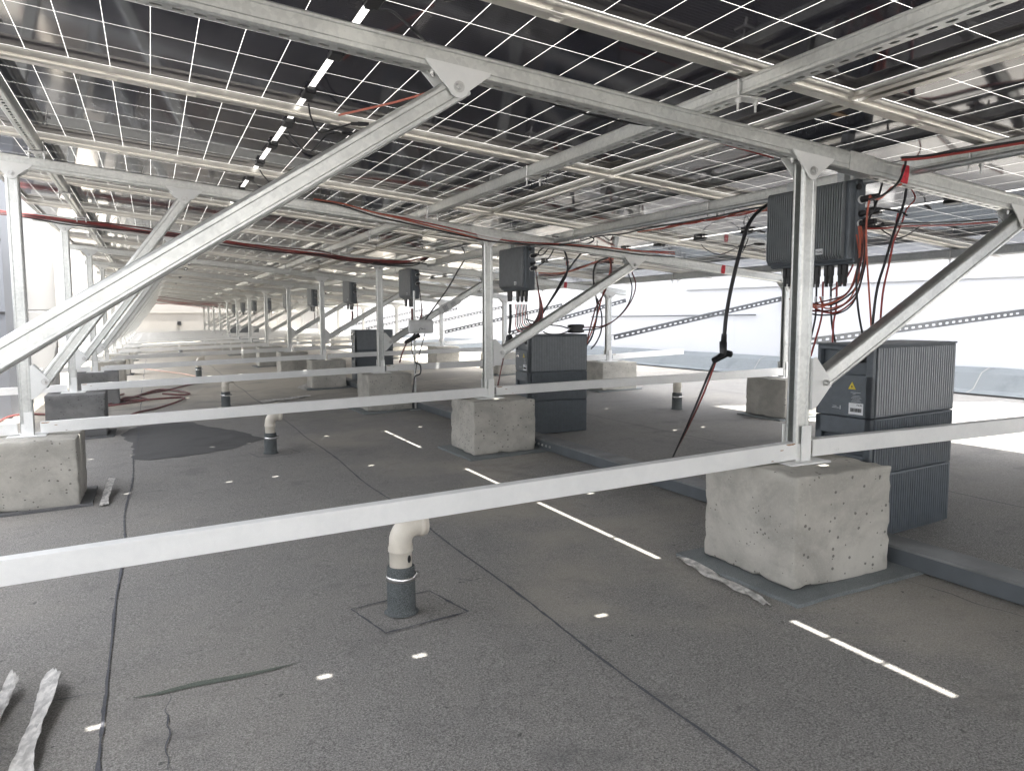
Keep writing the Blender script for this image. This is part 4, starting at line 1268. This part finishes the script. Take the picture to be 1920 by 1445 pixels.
# 9 module leads at the junction boxes
def jb(x, n, s): 
    y = PJ0 + PJ * (n + .5) + s
    return Vector((x, y, zt(x, y) + .118))
lead = [(0.46, 1, .385, 0), (.46, 0, .385, 1), (.46, 1, -.385, 2), (.46, -1, .385, 3), (.46, 2, 0, 4), (2.86, 0, -.385, 5), (2.86, 0, .385, 6), (2.86, 1, 0, 7), (2.86, 1, .385, 8), (2.86, 2, .385, 9), (.46, 2, .385, 10), (.46, 3, -.385, 11)]
for x, n, s, i in lead:
    a = jb(x, n, s)
    random.seed(i)
    sg = 1 if i % 2 else -1
    pts = [a, a + Vector((.012, .03 * sg, -.03)), a + Vector((.05, .10 * sg, -.055 - random.random() * .03)), a + Vector((.10, .16 * sg, -.035)), a + Vector((.16, .13 * sg, -.015))]
    r = empty('module_lead', a); tag(r, 'black plug lead at a junction box, %s row, %s panel, %s box' % ('left' if x < 1 else 'right', ORD[n + 1], {.385: 'far', -.385: 'near', 0: 'middle'}[s]), 'cable', 'short black leads at the junction boxes')
    pts = [p - a for p in pts]
    cable('lead', pts, .0028, BLACKC, parent=r)
    m = MB(); q = pts[-1]; m.tube([q, q + Vector((.02, -.006 * sg, .0)), q + Vector((.022, -.006 * sg, 0)), q + Vector((.055, -.016 * sg, 0))], [.0055, .0055, .0075, .006], 10); m.build('plug', BLACKP, r)
cable('cable', [at(636, 216, 2.35), at(680, 206, 2.2), at(740, 192, 2.05), at(800, 175, 1.9)], .0032, ORANC, 'orange cable stretched under the left panels behind the big strut', 'cable')
cable('cable', [at(712, 18, 1.62), at(735, 22, 1.6), at(760, 42, 1.58), at(785, 66, 1.6), at(800, 80, 1.7)], .0028, BLACKC, 'black lead curving from the topmost junction box to the nearest beam', 'cable')
cable('cable', [at(990, 178, 1.73), at(1050, 200, 1.75), at(1110, 216, 1.77), at(1190, 232, 1.78), at(1260, 240, 1.76)], .0028, BLACKC, 'black cable running along behind the nearest beam', 'cable')
cable('cable', [at(1150, 216, 1.80), at(1190, 227, 1.80), at(1250, 238, 1.80), at(1330, 262, 1.80), at(1450, 296, 1.8)], .0028, REDC, 'red cable running along behind the nearest beam', 'cable')
# 10 hoses on the floor at left
hoses = [([(150, 785), (210, 790), (240, 780), (262, 772), (295, 765), (335, 752), (342, 745), (290, 748), (230, 752), (195, 757)], 'wide open loop of the dusty red hose on the floor'),
         ([(195, 760), (240, 748), (275, 738), (320, 730), (350, 722), (400, 712)], 'stretched dusty red hose leading away from the heap'),
         ([(190, 762), (230, 757), (262, 752), (275, 748), (262, 744), (235, 745), (222, 750), (215, 744), (232, 738)], 'small curled dusty red hose in the heap'),
         ([(195, 756), (250, 744), (300, 730), (352, 736), (345, 740), (305, 738)], 'narrow folded dusty red hose in the heap'),
         ([(-5, 792), (20, 780), (60, 776), (110, 778)], 'thin red hose lying at the far left edge')]
for i, (pl_, lab) in enumerate(hoses):
    pts = [onfloor(u, v, .012 + .01 * (j % 2)) for j, (u, v) in enumerate(pl_)]
    cable('hose', pts, .0095, DREDC, lab, 'hose', 'dusty red hoses on the floor')
pts = [onfloor(u, v, .01) for u, v in ((268, 690), (300, 695), (340, 700), (372, 706))]
cable('hose', pts, .012, mat_plain('pale_pink_hose', (.62, .42, .34), .6, .1), 'pale pink hose lying across the far floor', 'hose', 'dusty red hoses on the floor')

# ================================================================== SCRAPS
def scrap(name, quads, mat, lab, cat, group=None):
    """crumpled strip: list of left/right floor points with heights"""
    m = MB()
    n = len(quads)
    rows = []
    for j in range((n - 1) * 6 + 1):
        i = min(n - 2, j // 6); t = j / 6 - i
        a = Vector(quads[i][0]).lerp(Vector(quads[i + 1][0]), t); b = Vector(quads[i][1]).lerp(Vector(quads[i + 1][1]), t)
        row = []
        for k in range(7):
            s_ = k / 6; p = a.lerp(b, s_)
            p = p + Vector((noise.noise(p * 60), noise.noise(p * 60 + Vector((9, 0, 0))), 0)) * .003 + Z_ * (.006 * abs(math.sin(s_ * 9 + j * .5)) + .003 * noise.noise(p * 90))
            row.append(p)
        rows.append(row)
    V = [p for r_ in rows for p in r_]
    V2 = [p - Z_ * .0012 for p in V]
    F = [(j * 7 + k, j * 7 + k + 1, (j + 1) * 7 + k + 1, (j + 1) * 7 + k) for j in range(len(rows) - 1) for k in range(6)]
    m.add(V, F, 0, True); m.add(V2, [f[::-1] for f in F], 0, True)
    return tag(m.build(name, mat), lab, cat, group)
fl = lambda u, v, h=.004: onfloor(u, v) + Z_ * h
scrap('film_strip', [(fl(1268, 1046), fl(1282, 1056)), (fl(1308, 1060, .010), fl(1314, 1078)), (fl(1350, 1084), fl(1364, 1104, .008)), (fl(1405, 1112, .008), fl(1422, 1132)), (fl(1440, 1133), fl(1448, 1142))], FILM, 'crumpled translucent film strip along the nearest felt pad', 'film scrap', 'film scraps on the roof')
scrap('film_strip', [(fl(97, 1278, .03), fl(116, 1294, .04)), (fl(76, 1300, .02), fl(107, 1322, .03)), (fl(60, 1350), fl(80, 1380, .02)), (fl(38, 1400), fl(66, 1430, .02)), (fl(15, 1455), fl(62, 1460))], FILM, 'long torn film strip folded in two at the bottom left', 'film scrap', 'film scraps on the roof')
scrap('film_strip', [(fl(22, 1288, .04), fl(38, 1298, .03)), (fl(8, 1302, .02), fl(22, 1320, .02)), (fl(-20, 1340), fl(0, 1360))], FILM, 'small torn film corner at the left picture edge', 'film scrap', 'film scraps on the roof')
scrap('film_strip', [(fl(186, 950), fl(204, 948)), (fl(198, 925, .03), fl(205, 940, .02)), (fl(205, 915, .05), fl(217, 917, .05))], FILM, 'small upright film scrap beside the left dark pad', 'film scrap', 'film scraps on the roof')
scrap('film_strip', [(fl(487, 752), fl(492, 755)), (fl(530, 748), fl(534, 751)), (fl(582, 741), fl(583, 744))], FILM, 'narrow pale strip lying before the third middle block', 'film scrap', 'film scraps on the roof')
scrap('film_strip', [(fl(556, 728), fl(568, 732)), (fl(575, 722, .02), fl(590, 730)), (fl(590, 724), fl(600, 728))], FILM, 'white film scrap at the corner of the fourth middle block', 'film scrap', 'film scraps on the roof')
# cardboard left over on the panel corner
def cardp(poly, lab, th=.002):
    m = MB(); c = Vector((0, 0, 0))
    P = [at(u, v, y) for u, v, y in poly]
    n = len(P)
    m.add(P + [p + Z_ * th for p in P], [list(range(n)), [n + i for i in range(n)][::-1]] + [(i, n + i, n + (i + 1) % n, (i + 1) % n) for i in range(n)])
    return tag(m.build('cardboard_strip', CARD), lab, 'cardboard', 'cardboard left on the panel corner')
yc = 1.62
cardp([(1548, 207, yc), (1560, 216, yc), (1575, 219, yc), (1600, 217, yc), (1640, 204, yc), (1690, 190, yc), (1735, 176, yc), (1730, 170, yc), (1680, 186, yc), (1640, 196, yc), (1600, 206, yc), (1570, 210, yc)], 'long brown cardboard strip lying along the bright panel corner')
cardp([(1683, 192, yc - .02), (1704, 190, yc - .02), (1700, 222, yc - .02), (1712, 244, yc - .02), (1690, 240, yc - .02), (1665, 232, yc - .02), (1676, 218, yc - .02)], 'brown cardboard tab hanging from the corner strip')
cardp([(1740, 178, yc - .03), (1758, 176, yc - .03), (1765, 202, yc - .03), (1750, 206, yc - .03)], 'small brown cardboard tab right of the hanging tab')
# cobweb-thin tie wires
for i, (pl_, Yc) in enumerate([([(1845, 322), (1850, 335), (1846, 345)], 1.9), ([(1196, 440), (1205, 432), (1200, 425)], 4.0), ([(205, 428), (210, 415), (218, 408)], 6.2)]):
    cable('tie_wire', uv(pl_, Yc), .0016, BLACKC, ['thin black tie end by the upper right panel', 'thin black tie end on the second beam', 'thin black tie end on the long cable bundle'][i], 'cable tie')

# ================================================================== AIR (HAZE)
mb = MB(); mb.box((-8, 10, 9), (150, 150, 38))
hz = mb.build('haze', None)
hm = bpy.data.materials.new('haze'); hm.use_nodes = True; hm.node_tree.nodes.clear()
vo = hm.node_tree.nodes.new('ShaderNodeVolumePrincipled'); ou = hm.node_tree.nodes.new('ShaderNodeOutputMaterial')
vo.inputs['Color'].default_value = (.97, .975, 1, 1); vo.inputs['Density'].default_value = .013; vo.inputs['Anisotropy'].default_value = .2
hm.node_tree.links.new(vo.outputs[0], ou.inputs['Volume'])
hz.data.materials.clear(); hz.data.materials.append(hm)
tag(hz, kind='stuff')
